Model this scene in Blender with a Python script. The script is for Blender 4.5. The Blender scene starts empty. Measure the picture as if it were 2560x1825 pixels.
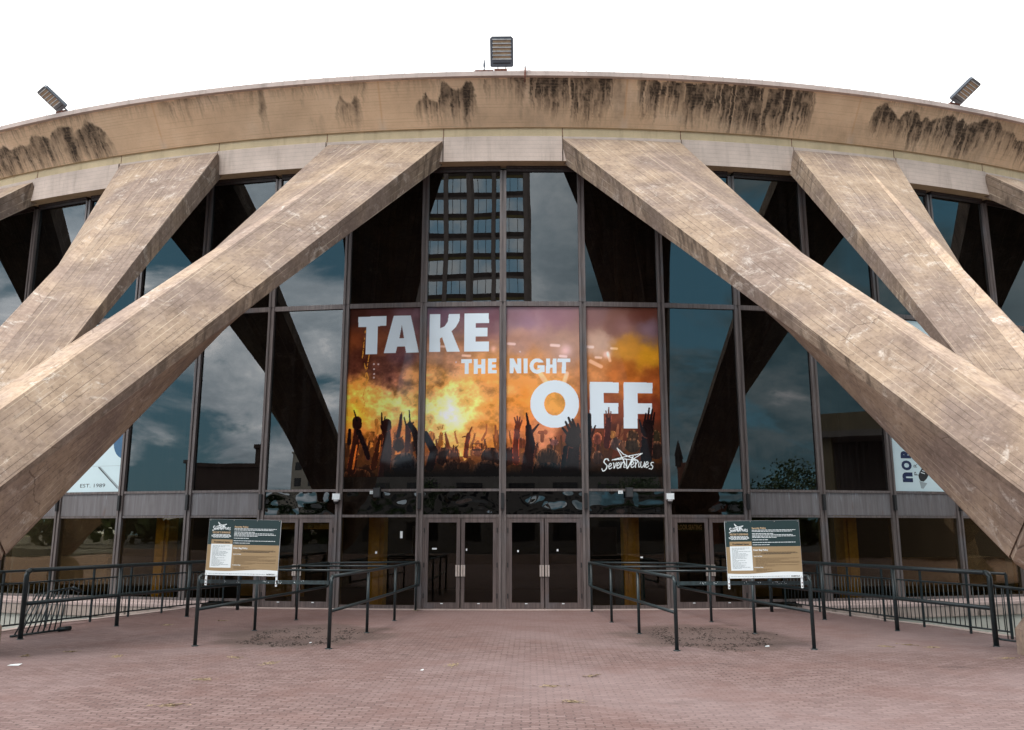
import bpy, bmesh, math, random
import numpy as np
from mathutils import Vector, Matrix
random.seed(7); rng = np.random.default_rng(7)
sc = bpy.context.scene
COL = sc.collection
R = 34.6556          # radius of the glass wall about the dome centre (0, R)
DL = 0.05693         # angle of one window bay
PI = math.pi

# ------------------------------------------------------------------ helpers
class MB:
    """collects faces; build() links them as ONE mesh object"""
    def __init__(s): s.v = []; s.f = []; s.uv = []; s.mi = []; s.sm = []
    def face(s, pts, uv=None, mi=0, smooth=False):
        b = len(s.v); s.v += [tuple(p) for p in pts]
        s.f.append(tuple(range(b, b + len(pts))))
        s.uv += (uv if uv else [(0, 0)] * len(pts)); s.mi.append(mi); s.sm.append(smooth)
    def box(s, x0, x1, y0, y1, z0, z1, T=None, mi=0):
        P = [(x, y, z) for z in (z0, z1) for y in (y0, y1) for x in (x0, x1)]
        if T: P = [tuple(T(p)) for p in P]
        b = len(s.v); s.v += P
        for q in ((0, 2, 3, 1), (4, 5, 7, 6), (0, 1, 5, 4), (2, 6, 7, 3), (0, 4, 6, 2), (1, 3, 7, 5)):
            s.f.append(tuple(b + i for i in q)); s.uv += [(0, 0)] * 4; s.mi.append(mi); s.sm.append(False)
    def tube(s, pts, r, n=10, caps=True, mi=0, r1=None):
        pts = [Vector(p) for p in pts]; rings = []
        m = len(pts)
        for i, p in enumerate(pts):
            d = (pts[min(i + 1, m - 1)] - pts[max(i - 1, 0)]).normalized()
            a = Vector((0, 0, 1)) if abs(d.z) < .9 else Vector((1, 0, 0))
            u = d.cross(a).normalized(); w = u.cross(d).normalized()
            rr = r if r1 is None else r + (r1 - r) * i / (m - 1)
            b = len(s.v)
            for k in range(n):
                t = 2 * PI * k / n
                s.v.append(tuple(p + u * (rr * math.cos(t)) + w * (rr * math.sin(t))))
            rings.append(b)
        for i in range(m - 1):
            for k in range(n):
                k2 = (k + 1) % n
                s.f.append((rings[i] + k, rings[i] + k2, rings[i + 1] + k2, rings[i + 1] + k))
                s.uv += [(0, 0)] * 4; s.mi.append(mi); s.sm.append(True)
        if caps:
            for b, rev in ((rings[0], True), (rings[-1], False)):
                q = [b + k for k in range(n)]
                s.f.append(tuple(q[::-1] if rev else q)); s.uv += [(0, 0)] * n; s.mi.append(mi); s.sm.append(False)
    def lathe(s, prof, c=(0, 0, 0), n=16, mi=0):
        b = len(s.v)
        for r, z in prof:
            for k in range(n):
                t = 2 * PI * k / n; s.v.append((c[0] + r * math.cos(t), c[1] + r * math.sin(t), c[2] + z))
        for i in range(len(prof) - 1):
            for k in range(n):
                k2 = (k + 1) % n
                s.f.append((b + i * n + k, b + i * n + k2, b + (i + 1) * n + k2, b + (i + 1) * n + k))
                s.uv += [(0, 0)] * 4; s.mi.append(mi); s.sm.append(True)
    def mesh(s, name, mats, fix=False):
        me = bpy.data.meshes.new(name)
        me.from_pydata(s.v, [], s.f)
        l = me.uv_layers.new(name='UVMap')
        l.data.foreach_set('uv', [c for u in s.uv for c in u])
        me.polygons.foreach_set('material_index', s.mi)
        me.polygons.foreach_set('use_smooth', s.sm)
        for m in (mats if isinstance(mats, (list, tuple)) else [mats]): me.materials.append(m)
        if fix:
            bm = bmesh.new(); bm.from_mesh(me); bmesh.ops.recalc_face_normals(bm, faces=bm.faces); bm.to_mesh(me); bm.free()
        me.update(); return me
    def build(s, name, mats, parent=None, fix=False, loc=None, rz=0):
        return link(name, s.mesh(name, mats, fix), parent, loc, rz)

def link(name, me, parent=None, loc=None, rz=0):
    o = bpy.data.objects.new(name, me); COL.objects.link(o)
    if parent: o.parent = parent
    if loc is not None: o.location = loc
    o.rotation_euler = (0, 0, rz)
    return o
def tag(o, label, cat, group=None):
    o['label'] = label; o['category'] = cat
    if group: o['group'] = group
    return o
def thing(name, label, cat, loc=(0, 0, 0), rz=0, group=None):
    o = bpy.data.objects.new(name, None); COL.objects.link(o)
    o.location = loc; o.rotation_euler = (0, 0, rz); o.empty_display_size = .2
    return tag(o, label, cat, group)
def struct(o): o['kind'] = 'structure'; return o

# ------------------------------------------------------------------ materials
def srgb(r, g, b):
    f = lambda c: (c / 255 / 12.92) if c <= 10 else ((c / 255 + .055) / 1.055) ** 2.4
    return (f(r), f(g), f(b), 1)
class NT:
    def __init__(s, name):
        s.m = bpy.data.materials.new(name); s.m.use_nodes = True
        s.t = s.m.node_tree; s.n = s.t.nodes; s.p = s.n['Principled BSDF']
    def node(s, typ, **kw):
        o = s.n.new(typ)
        for k, v in kw.items():
            if k in o.inputs.keys() if hasattr(o.inputs, 'keys') else False: o.inputs[k].default_value = v
            else: setattr(o, k, v)
        return o
    def link(s, a, b): s.t.links.new(a, b)
    def val(s, sock, v):
        if hasattr(v, 'is_output') or isinstance(v, bpy.types.NodeSocket): s.link(v, sock)
        else: sock.default_value = v
    def math(s, op, a, b=0.0, c=None, clamp=False):
        o = s.n.new('ShaderNodeMath'); o.operation = op; o.use_clamp = clamp
        s.val(o.inputs[0], a); s.val(o.inputs[1], b)
        if c is not None: s.val(o.inputs[2], c)
        return o.outputs[0]
    def mix(s, f, a, b, bt='MIX'):
        o = s.n.new('ShaderNodeMix'); o.data_type = 'RGBA'; o.blend_type = bt
        s.val(o.inputs[0], f); s.val(o.inputs[6], a); s.val(o.inputs[7], b)
        return o.outputs[2]
    def ramp(s, f, stops):
        o = s.n.new('ShaderNodeValToRGB'); e = o.color_ramp.elements
        while len(e) < len(stops): e.new(.5)
        for x, (p, c) in zip(e, stops): x.position = p; x.color = c if len(c) == 4 else (*c, 1)
        s.link(f, o.inputs[0]); return o.outputs[0]
    def smooth(s, x, a, b):
        o = s.n.new('ShaderNodeMapRange'); o.interpolation_type = 'SMOOTHSTEP'
        s.val(o.inputs[0], x); o.inputs[1].default_value = a; o.inputs[2].default_value = b
        return o.outputs[0]
    def noise(s, vec, scale, detail=4, rough=.55, dist=0.0):
        o = s.n.new('ShaderNodeTexNoise'); o.inputs['Scale'].default_value = scale
        o.inputs['Detail'].default_value = detail; o.inputs['Roughness'].default_value = rough
        o.inputs['Distortion'].default_value = dist
        if vec is not None: s.link(vec, o.inputs['Vector'])
        return o.outputs[0]
    def mapping(s, vec, scale=(1, 1, 1), rot=(0, 0, 0), loc=(0, 0, 0)):
        o = s.n.new('ShaderNodeMapping'); s.link(vec, o.inputs[0])
        o.inputs['Scale'].default_value = scale; o.inputs['Rotation'].default_value = rot; o.inputs['Location'].default_value = loc
        return o.outputs[0]
    def co(s, which='Object'):
        o = s.n.new('ShaderNodeTexCoord'); return o.outputs[which]
    def pos(s): return s.n.new('ShaderNodeNewGeometry').outputs['Position']
    def sep(s, v):
        o = s.n.new('ShaderNodeSeparateXYZ'); s.link(v, o.inputs[0]); return o.outputs
    def comb(s, x, y, z):
        o = s.n.new('ShaderNodeCombineXYZ')
        for i, v in enumerate((x, y, z)): s.val(o.inputs[i], v)
        return o.outputs[0]
    def bump(s, h, strength=.3, dist=.02):
        o = s.n.new('ShaderNodeBump'); o.inputs['Strength'].default_value = strength; o.inputs['Distance'].default_value = dist
        s.link(h, o.inputs['Height']); return o.outputs[0]
    def out(s, col=None, rough=None, nrm=None, metal=None, spec=None):
        if col is not None: s.val(s.p.inputs['Base Color'], col)
        if rough is not None: s.val(s.p.inputs['Roughness'], rough)
        if nrm is not None: s.link(nrm, s.p.inputs['Normal'])
        if metal is not None: s.val(s.p.inputs['Metallic'], metal)
        if spec is not None: s.p.inputs['Specular IOR Level'].default_value = spec
        return s.m
def plain(name, col, rough=.6, metal=0.0, vary=.12, scale=9.0, spec=.5):
    t = NT(name); n = t.noise(t.pos(), scale, 5)
    c = t.mix(t.smooth(n, .3, .7), tuple(x * (1 - vary) for x in col[:3]) + (1,), tuple(min(1, x * (1 + vary)) for x in col[:3]) + (1,))
    return t.out(c, rough, metal=metal, spec=spec)

def concrete_leg(name, side, br=1.0, bloom=.62):
    t = NT(name); uv = t.co('UV'); P = t.pos(); s = t.sep(uv)
    u, v = s[0], s[1]
    big = t.noise(P, .55, 6, .6); mid = t.noise(P, 2.3, 8, .62); fine = t.noise(P, 26, 6, .7); vfine = t.noise(P, 90, 3, .7)
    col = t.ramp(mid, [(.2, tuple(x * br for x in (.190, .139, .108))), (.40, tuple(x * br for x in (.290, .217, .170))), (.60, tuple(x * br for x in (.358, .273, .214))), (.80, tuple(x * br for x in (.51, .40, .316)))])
    warm = t.mix(t.smooth(big, .38, .62), (.76, .75, .79, 1), (1.12, 1.09, 1.0, 1)); col = t.mix(1.0, col, warm, 'MULTIPLY')
    col = t.mix(t.math('MULTIPLY', t.smooth(fine, .5, .72), .55), col, (.175, .118, .088, 1))
    col = t.mix(t.math('MULTIPLY', t.smooth(vfine, .62, .72), .7), col, (.10, .066, .05, 1))
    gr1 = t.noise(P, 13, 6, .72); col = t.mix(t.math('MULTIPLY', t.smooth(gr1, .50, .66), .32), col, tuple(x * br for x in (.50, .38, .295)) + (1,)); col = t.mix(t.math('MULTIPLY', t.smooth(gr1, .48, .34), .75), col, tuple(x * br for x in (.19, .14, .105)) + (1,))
    # lime bloom: swirling whitish marks
    sw = t.noise(P, 1.9, 9, .68, 1.9); sw2 = t.noise(P, .7, 3)
    streak = t.noise(t.mapping(uv, (9, .8, 1)), 1, 5, .6, .6)
    bl = t.math('MULTIPLY', t.smooth(sw, .52, .68), t.smooth(sw2, .42, .60))
    bl = t.math('MULTIPLY', bl, t.smooth(fine, .30, .62))
    bl2 = t.math('MULTIPLY', t.smooth(streak, .56, .75), t.smooth(mid, .4, .6))
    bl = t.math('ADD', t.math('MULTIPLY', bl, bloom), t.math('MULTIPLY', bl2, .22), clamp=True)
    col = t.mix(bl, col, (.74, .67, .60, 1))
    # board joints along the member
    w = t.noise(t.mapping(uv, (.0, .35, 1)), 1, 2); uu = t.math('ADD', u, t.math('MULTIPLY', w, .05))
    fr = t.math('FRACT', t.math('MULTIPLY', uu, 5.2)); ln = t.math('SUBTRACT', 1, t.smooth(t.math('ABSOLUTE', t.math('SUBTRACT', fr, .5)), .02, .075))
    cell = t.math('FLOOR', t.math('MULTIPLY', uu, 5.2)); vis = t.noise(t.comb(t.math('MULTIPLY', cell, 7.3), t.math('MULTIPLY', v, .45), 0), 1, 3, .6)
    lf = t.math('MULTIPLY', ln, t.smooth(vis, .44, .6)); light = t.math('MULTIPLY', ln, t.smooth(vis, .5, .36))
    col = t.mix(t.math('MULTIPLY', lf, .6), col, (.085, .062, .048, 1)); col = t.mix(t.math('MULTIPLY', light, .5), col, (.72, .6, .46, 1))
    # pour joints across
    vv = t.math('ADD', v, t.math('MULTIPLY', t.noise(t.mapping(uv, (1.6, .3, 1)), 1, 4), .5))
    fv = t.math('FRACT', t.math('MULTIPLY', vv, .42)); lv = t.math('SUBTRACT', 1, t.smooth(t.math('ABSOLUTE', t.math('SUBTRACT', fv, .5)), .002, .009))
    lv = t.math('MULTIPLY', lv, t.smooth(t.noise(t.mapping(P, (1, 1, 1), loc=(4, 2, 1)), 1.3, 3), .46, .6)); col = t.mix(t.math('MULTIPLY', lv, .45), col, (.09, .062, .048, 1))
    # rain grime running down
    gr = t.noise(t.mapping(P, (5, 5, .55)), 1, 6, .62, .4)
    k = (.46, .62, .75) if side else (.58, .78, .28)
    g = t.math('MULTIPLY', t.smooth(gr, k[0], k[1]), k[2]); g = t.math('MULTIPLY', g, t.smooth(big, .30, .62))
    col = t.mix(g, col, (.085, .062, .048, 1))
    h = t.math('ADD', t.math('MULTIPLY', fine, .5), t.math('ADD', t.math('MULTIPLY', mid, .7), t.math('MULTIPLY', t.math('ADD', lf, lv), -.5)))
    return t.out(col, .9, t.bump(h, .5, .02), spec=.25)

def concrete_wall(name, base, dark=(.10, .08, .06), grime=.35, board=0.0):
    t = NT(name); P = t.pos(); n = t.noise(P, 1.6, 7, .6); f = t.noise(P, 30, 5, .7)
    b = base; col = t.ramp(n, [(.25, tuple(x * .8 for x in b)), (.55, b), (.8, tuple(min(1, x * 1.18) for x in b))])
    col = t.mix(t.math('MULTIPLY', t.smooth(f, .52, .75), .3), col, tuple(x * .55 for x in b) + (1,))
    g = t.noise(t.mapping(P, (4.5, 4.5, .5)), 1, 6, .65); col = t.mix(t.math('MULTIPLY', t.smooth(g, .5, .72), grime), col, dark + (1,))
    if board:
        z = t.sep(P)[2]; fz = t.math('FRACT', t.math('MULTIPLY', z, 1 / board)); l = t.math('SUBTRACT', 1, t.smooth(t.math('ABSOLUTE', t.math('SUBTRACT', fz, .5)), .01, .06))
        col = t.mix(t.math('MULTIPLY', l, .28), col, dark + (1,))
    return t.out(col, .88, t.bump(t.math('ADD', f, n), .3, .015), spec=.25)

def fascia_mat():
    t = NT('stained_fascia_concrete'); P = t.pos(); uv = t.co('UV'); s = t.sep(uv)
    a = t.n.new('ShaderNodeVertexColor'); a.layer_name = 'stain'; sep = t.n.new('ShaderNodeSeparateColor'); t.link(a.outputs[0], sep.inputs[0])
    n = t.noise(P, 1.1, 6, .6); f = t.noise(P, 34, 5, .7); f2 = t.noise(P, 12, 5, .7)
    col = t.ramp(n, [(.25, (.64, .447, .287)), (.55, (.77, .555, .368)), (.8, (.84, .64, .46))])
    fz = t.math('FRACT', t.math('MULTIPLY', s[1], 13)); l = t.math('SUBTRACT', 1, t.smooth(t.math('ABSOLUTE', t.math('SUBTRACT', fz, .5)), .02, .12))
    bd = t.noise(t.mapping(uv, (.5, 13, 1)), 1, 3); l = t.math('MULTIPLY', l, t.smooth(bd, .42, .6))
    col = t.mix(t.math('MULTIPLY', l, .30), col, (.25, .15, .08, 1))
    col = t.mix(t.math('MULTIPLY', t.smooth(f, .5, .75), .22), col, (.28, .18, .10, 1))
    st = t.math('MULTIPLY', sep.outputs[0], t.math('ADD', .62, t.math('MULTIPLY', f2, .75)), clamp=True)
    st = t.math('MULTIPLY', st, t.math('ADD', 1, t.math('MULTIPLY', l, -.25)), clamp=True)
    col = t.mix(st, col, (.060, .043, .031, 1)); col = t.mix(sep.outputs[1], col, (.60, .33, .16, 1)); col = t.mix(sep.outputs[2], col, (.66, .56, .46, 1))
    return t.out(col, .9, t.bump(t.math('ADD', f, n), .3, .015), spec=.2)

def pane_mat(name, tint, refl, wav_s, wav_d, streak=.0, freq=(1, 1, 1), fm=1.1):
    t = NT(name); P = t.pos(); n = t.noise(t.mapping(P, freq), wav_s, 2, .4)
    nrm = t.bump(n, 1.0, wav_d)
    tr = t.n.new('ShaderNodeBsdfTransparent'); tr.inputs[0].default_value = (*tint, 1)
    gl = t.n.new('ShaderNodeBsdfGlossy'); gl.inputs['Roughness'].default_value = 0.0; gl.inputs[0].default_value = (.95, .98, 1, 1); t.link(nrm, gl.inputs['Normal'])
    fr = t.n.new('ShaderNodeFresnel'); fr.inputs[0].default_value = 1.5
    fac = t.math('ADD', t.math('MULTIPLY', fr.outputs[0], fm), refl, clamp=True)
    mx = t.n.new('ShaderNodeMixShader'); t.link(fac, mx.inputs[0]); t.link(tr.outputs[0], mx.inputs[1]); t.link(gl.outputs[0], mx.inputs[2])
    last = mx.outputs[0]
    if streak:   # thin film of dust, run down in streaks
        d = t.n.new('ShaderNodeBsdfDiffuse'); d.inputs[0].default_value = (.42, .40, .40, 1)
        g = t.noise(t.mapping(P, (14, 14, .35)), 1, 5, .6); m2 = t.n.new('ShaderNodeMixShader')
        t.link(t.math('MULTIPLY', t.smooth(g, .35, .75), streak), m2.inputs[0]); t.link(last, m2.inputs[1]); t.link(d.outputs[0], m2.inputs[2]); last = m2.outputs[0]
    t.link(last, t.n['Material Output'].inputs[0]); return t.m

def bronze(name, c, rough=.45):
    t = NT(name); P = t.pos(); n = t.noise(t.mapping(P, (22, 22, 1.1)), 1, 6, .65); n2 = t.noise(P, 1.4, 4)
    col = t.mix(t.smooth(n, .35, .72), tuple(x * .72 for x in c) + (1,), tuple(x * 1.3 for x in c) + (1,))
    col = t.mix(t.math('MULTIPLY', t.smooth(n2, .5, .7), .35), col, (c[0] * .95, c[1] * 1.25, c[2] * 1.5, 1))
    return t.out(col, rough, metal=.25, spec=.45)
def spandrel_mat():
    t = NT('weathered_spandrel_metal'); P = t.pos(); n = t.noise(t.mapping(P, (13, 13, .7)), 1, 7, .7); n2 = t.noise(t.mapping(P, (5, 5, 1.2)), 1, 4); n3 = t.noise(t.mapping(P, (60, 60, 2)), 1, 3)
    col = t.ramp(n, [(.3, (.115, .104, .106)), (.5, (.158, .144, .147)), (.7, (.205, .20, .21))])
    z = t.sep(P)[2]; top = t.smooth(z, 2.25, 2.72)
    w = t.math('MULTIPLY', t.math('MULTIPLY', t.smooth(n3, .52, .7), t.smooth(n2, .46, .6)), t.math('MULTIPLY', top, .6)); col = t.mix(w, col, (.40, .45, .50, 1))
    rs = t.math('MULTIPLY', t.smooth(n2, .62, .75), .4); col = t.mix(rs, col, (.13, .06, .035, 1))
    return t.out(col, .5, metal=.2)
def paver_mat():
    t = NT('clay_paver_plaza'); P = t.pos(); s = t.sep(P)
    w = t.noise(P, 3.2, 2); w2 = t.noise(P, 17, 2)
    vec = t.comb(t.math('ADD', s[0], t.math('MULTIPLY', w2, .06)), t.math('ADD', t.math('ADD', s[1], t.math('MULTIPLY', w, .06)), t.math('MULTIPLY', t.math('PINGPONG', s[0], .085), .4)), 0)
    b = t.n.new('ShaderNodeTexBrick'); t.link(vec, b.inputs['Vector']); b.inputs['Scale'].default_value = 1
    b.inputs['Brick Width'].default_value = .17; b.inputs['Row Height'].default_value = .085; b.inputs['Mortar Size'].default_value = .010; b.inputs['Mortar Smooth'].default_value = .35; b.inputs['Bias'].default_value = 0
    b.inputs['Color1'].default_value = (.148, .092, .085, 1); b.inputs['Color2'].default_value = (.262, .182, .170, 1); b.inputs['Mortar'].default_value = (.062, .042, .038, 1)
    col = b.outputs[0]
    big = t.noise(P, .18, 5, .6); md = t.noise(P, .9, 6, .6); f = t.noise(P, 36, 5, .8); f2 = t.noise(P, 130, 3, .7)
    col = t.mix(.22, col, (.210, .143, .135, 1))
    col = t.mix(t.math('MULTIPLY', t.smooth(big, .38, .62), .5), col, (.285, .216, .213, 1))
    col = t.mix(t.math('MULTIPLY', t.smooth(md, .46, .66), .4), col, (.165, .092, .080, 1))
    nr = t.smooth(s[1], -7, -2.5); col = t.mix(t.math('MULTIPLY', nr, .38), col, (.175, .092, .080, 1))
    col = t.mix(t.math('MULTIPLY', t.smooth(f, .5, .74), .5), col, (.38, .30, .275, 1)); col = t.mix(t.math('MULTIPLY', t.smooth(f2, .54, .68), .65), col, (.045, .032, .030, 1))
    # worn dirty patches inside the two rail pens
    ed = t.math('MULTIPLY', t.math('SUBTRACT', t.noise(P, 1.4, 5), .5), 2.4)
    def patch(cx, cy, rx, ry):
        dx = t.math('DIVIDE', t.math('SUBTRACT', s[0], cx), rx); dy = t.math('DIVIDE', t.math('SUBTRACT', s[1], cy), ry)
        d = t.math('ADD', t.math('ADD', t.math('MULTIPLY', dx, dx), t.math('MULTIPLY', dy, dy)), ed); return t.math('SUBTRACT', 1, t.smooth(d, .55, 1.25))
    pt = t.math('MAXIMUM', patch(-3.3, -5.7, 1.5, 2.0), patch(3.6, -5.7, 1.5, 2.2))
    soil = t.mix(t.smooth(f, .42, .66), (.070, .050, .042, 1), (.150, .115, .10, 1)); col = t.mix(t.math('MULTIPLY', pt, .6), col, soil)
    stn = t.noise(t.mapping(P, (1, 1.6, 1), loc=(3, 9, 0)), .6, 6, .66); col = t.mix(t.math('MULTIPLY', t.smooth(stn, .6, .74), .45), col, (.06, .046, .043, 1))
    h = t.math('ADD', t.math('MULTIPLY', b.outputs['Fac'], -1.0), t.math('MULTIPLY', f, .8))
    return t.out(col, .92, t.bump(h, .45, .008), spec=.2)

M = {}
M['leg'] = concrete_leg('board_marked_concrete', False); M['legside'] = concrete_leg('grimy_board_marked_concrete', True, .82); M['legtop'] = concrete_leg('limed_painted_light_top_concrete', False, 1.45, 1.0)  # legtop: overhead light painted in as a brighter base, plus heavier lime bloom
M['fascia'] = fascia_mat()
M['beam'] = concrete_wall('pinkish_ring_beam_concrete', (.56, .46, .40), grime=.22, board=.11)
M['band'] = concrete_wall('yellowish_band_concrete', (.56, .45, .29), dark=(.26, .18, .11), grime=.3)
M['rim'] = concrete_wall('roof_edge_concrete', (.52, .43, .39), grime=.35)
M['foot'] = concrete_leg('foot_concrete', False)
M['coping'] = concrete_wall('coping_stone', (.40, .31, .29), grime=.25)
M['basewall'] = concrete_wall('stained_base_wall', (.33, .27, .24), dark=(.035, .03, .026), grime=1.0)
M['palewall'] = concrete_wall('pale_grey_green_wall', (.40, .40, .36), grime=.15)
M['kerb'] = concrete_wall('kerb_concrete', (.42, .33, .30), grime=.3)
M['metal'] = bronze('bronze_mullion_metal', (.150, .124, .118)); M['door'] = bronze('bronze_door_metal', (.125, .096, .090)); M['darkmetal'] = bronze('dark_head_metal', (.055, .042, .040))
M['spandrel'] = spandrel_mat()
M['glass'] = pane_mat('tinted_reflective_glass', (.20, .185, .155), .038, .42, .0020, .010)
M['strip'] = pane_mat('wavy_dark_glass', (.03, .03, .03), .02, .9, .06, .0, (1, 1, 1.3))
M['doorglass'] = pane_mat('door_glass', (.68, .61, .46), .0, .8, .0022, .0, (1, 1, 1), .62)
M['rail'] = plain('dark_teal_rail_paint', (.011, .021, .024, 1), .38, 0, .35, 30)
M['railworn'] = plain('worn_rail_paint', (.020, .034, .037, 1), .45, 0, .4, 18)
M['steel'] = plain('brushed_steel', (.58, .50, .45, 1), .35, .6, .1, 30)
M['grey'] = plain('light_grey_housing', (.42, .42, .43, 1), .5); M['dark'] = plain('black_plastic', (.012, .012, .013, 1), .5)
M['white'] = plain('white_print', (.78, .84, .86, 1), .5, 0, .02, 3); M['poster'] = plain('white_film', (.60, .74, .78, 1), .25, 0, .04, 1.0)
M['lampbody'] = plain('lamp_body_grey', (.115, .135, .165, 1), .45, 0, .15); M['lamplens'] = plain('lamp_lens_tan', (.42, .30, .19, 1), .4); M['lampbar'] = plain('lamp_bar_light', (.75, .80, .80, 1), .35)
M['rust'] = plain('rusty_iron', (.14, .05, .032, 1), .85, 0, .5, 20)
M['green'] = plain('sign_dark_green', (.014, .036, .038, 1), .4, 0, .05, 2); M['tan'] = plain('sign_tan', (.335, .235, .125, 1), .45, 0, .05, 2); M['tanhi'] = plain('sign_tan_letters', (.62, .44, .26, 1), .5, 0, .02)
M['ink'] = plain('dark_ink', (.02, .02, .022, 1), .5, 0, .02); M['inkgrey'] = plain('grey_ink', (.30, .36, .38, 1), .5, 0, .02); M['inkbrown'] = plain('brown_ink', (.17, .11, .055, 1), .5, 0, .02); M['navy'] = plain('navy_ink', (.010, .022, .075, 1), .4, 0, .02)
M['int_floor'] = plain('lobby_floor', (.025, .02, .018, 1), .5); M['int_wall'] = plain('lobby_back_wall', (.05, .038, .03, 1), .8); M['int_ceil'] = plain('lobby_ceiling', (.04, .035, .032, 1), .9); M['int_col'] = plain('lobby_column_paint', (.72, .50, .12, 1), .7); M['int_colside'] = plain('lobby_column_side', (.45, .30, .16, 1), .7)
M['roofskin'] = plain('dome_roof', (.45, .45, .45, 1), .7)
M['paver'] = paver_mat()

# ------------------------------------------------------------------ the arena
arena = thing('arena_building', 'round concrete arena with slanting buttress legs and a glazed entrance wall under a stained ring', 'arena')
def polar(rho, a, z): return (rho * math.sin(a), R - rho * math.cos(a), z)

# buttress legs : top / bottom corner lists (8 tracks, straight in space, ruled faces between them)
LEGS = {
 'RI': ([[1.511, -0.412, 11.532], [3.238, -0.295, 11.517], [3.238, -0.295, 11.517], [4.536, -0.15, 11.506], [4.497, 0.147, 11.017], [3.092, -0.007, 11.017], [3.092, -0.007, 11.017], [1.501, -0.112, 11.017]],
        [[7.343, -9.9, 2.167], [7.812, -9.9, 2.909], [8.229, -9.4, 3.167], [7.865, -8.2, 3.221], [7.415, -8.15, 2.471], [7.572, -8.65, 1.371], [7.432, -8.9, 1.411], [7.349, -9.84, 2.122]]),
 'LI': ([[-1.539, -0.411, 11.479], [-3.237, -0.295, 11.498], [-3.237, -0.295, 11.498], [-4.512, -0.153, 11.511], [-4.474, 0.144, 10.984], [-3.088, -0.007, 10.984], [-3.088, -0.007, 10.984], [-1.519, -0.111, 10.984]],
        [[-6.783, -9.9, 2.16], [-7.293, -9.9, 2.94], [-7.751, -9.4, 3.234], [-7.476, -8.2, 3.186], [-7.026, -8.15, 2.436], [-7.07, -8.65, 1.413], [-6.93, -8.9, 1.453], [-6.792, -9.84, 2.118]]),
 'RO': ([[7.572, 0.382, 11.503], [9.331, 0.819, 11.509], [9.331, 0.819, 11.509], [10.49, 1.16, 11.513], [10.401, 1.446, 11.072], [9.069, 1.058, 11.072], [9.069, 1.058, 11.072], [7.421, 0.656, 11.072]],
        [[8.238, -9.3, 2.121], [8.888, -9.3, 2.467], [9.292, -8.9, 3.027], [8.998, -8.3, 2.76], [8.548, -8.25, 2.01], [8.968, -8.35, 1.373], [8.828, -8.6, 1.413], [8.273, -9.258, 2.079]]),
 'LO': ([[-7.537, 0.374, 11.543], [-9.309, 0.813, 11.531], [-9.309, 0.813, 11.531], [-10.476, 1.155, 11.524], [-10.387, 1.442, 11.041], [-9.078, 1.061, 11.041], [-9.078, 1.061, 11.041], [-7.46, 0.665, 11.041]],
        [[-7.643, -9.3, 2.141], [-8.407, -9.3, 2.462], [-8.846, -8.9, 3.048], [-8.524, -8.3, 2.759], [-8.074, -8.25, 2.009], [-8.449, -8.35, 1.366], [-8.309, -8.6, 1.406], [-7.683, -9.258, 2.097]]),
}
def leg_mesh(name, top, bot):
    mb = MB(); NV = 40; off = 0.0
    T = [Vector(p) for p in top]; B = [Vector(p) for p in bot]
    for i in range(8):
        j = (i + 1) % 8; NU = 6 if i in (0, 6, 2, 4) else 2
        wmax = max((T[i] - T[j]).length, (B[i] - B[j]).length)
        for a in range(NV):
            for b in range(NU):
                def P(t, k):
                    p = T[i].lerp(B[i], t); q = T[j].lerp(B[j], t); return p.lerp(q, k)
                t0, t1, k0, k1 = a / NV, (a + 1) / NV, b / NU, (b + 1) / NU
                L = (T[i] - B[i]).length; wv = lambda t, k: (off + k * wmax, t * L)
                q = [P(t0, k0), P(t1, k0), P(t1, k1), P(t0, k1)]; uv = [wv(t0, k0), wv(t1, k0), wv(t1, k1), wv(t0, k1)]
                if (q[0] - q[3]).length < 1e-5: q.pop(3); uv.pop(3)
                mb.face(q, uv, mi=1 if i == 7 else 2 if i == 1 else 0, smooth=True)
        off += wmax + .37
    for pts in (T, B): mb.face([pts[k] for k in ((0, 1, 3, 4, 5, 7) if pts is T else range(8))], None, 0)
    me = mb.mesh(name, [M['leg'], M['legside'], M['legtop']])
    bm = bmesh.new(); bm.from_mesh(me)
    # weld only for a consistent outward orientation, keeping hard edges between the faces
    bmesh.ops.remove_doubles(bm, verts=bm.verts, dist=1e-4); bmesh.ops.recalc_face_normals(bm, faces=bm.faces)
    for e in bm.edges:
        if len(e.link_faces) == 2 and e.calc_face_angle(0) > .16: e.smooth = False
    bm.to_mesh(me); bm.free(); return me
legmesh = {k: leg_mesh('buttress_leg', *v) for k, v in LEGS.items()}

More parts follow.
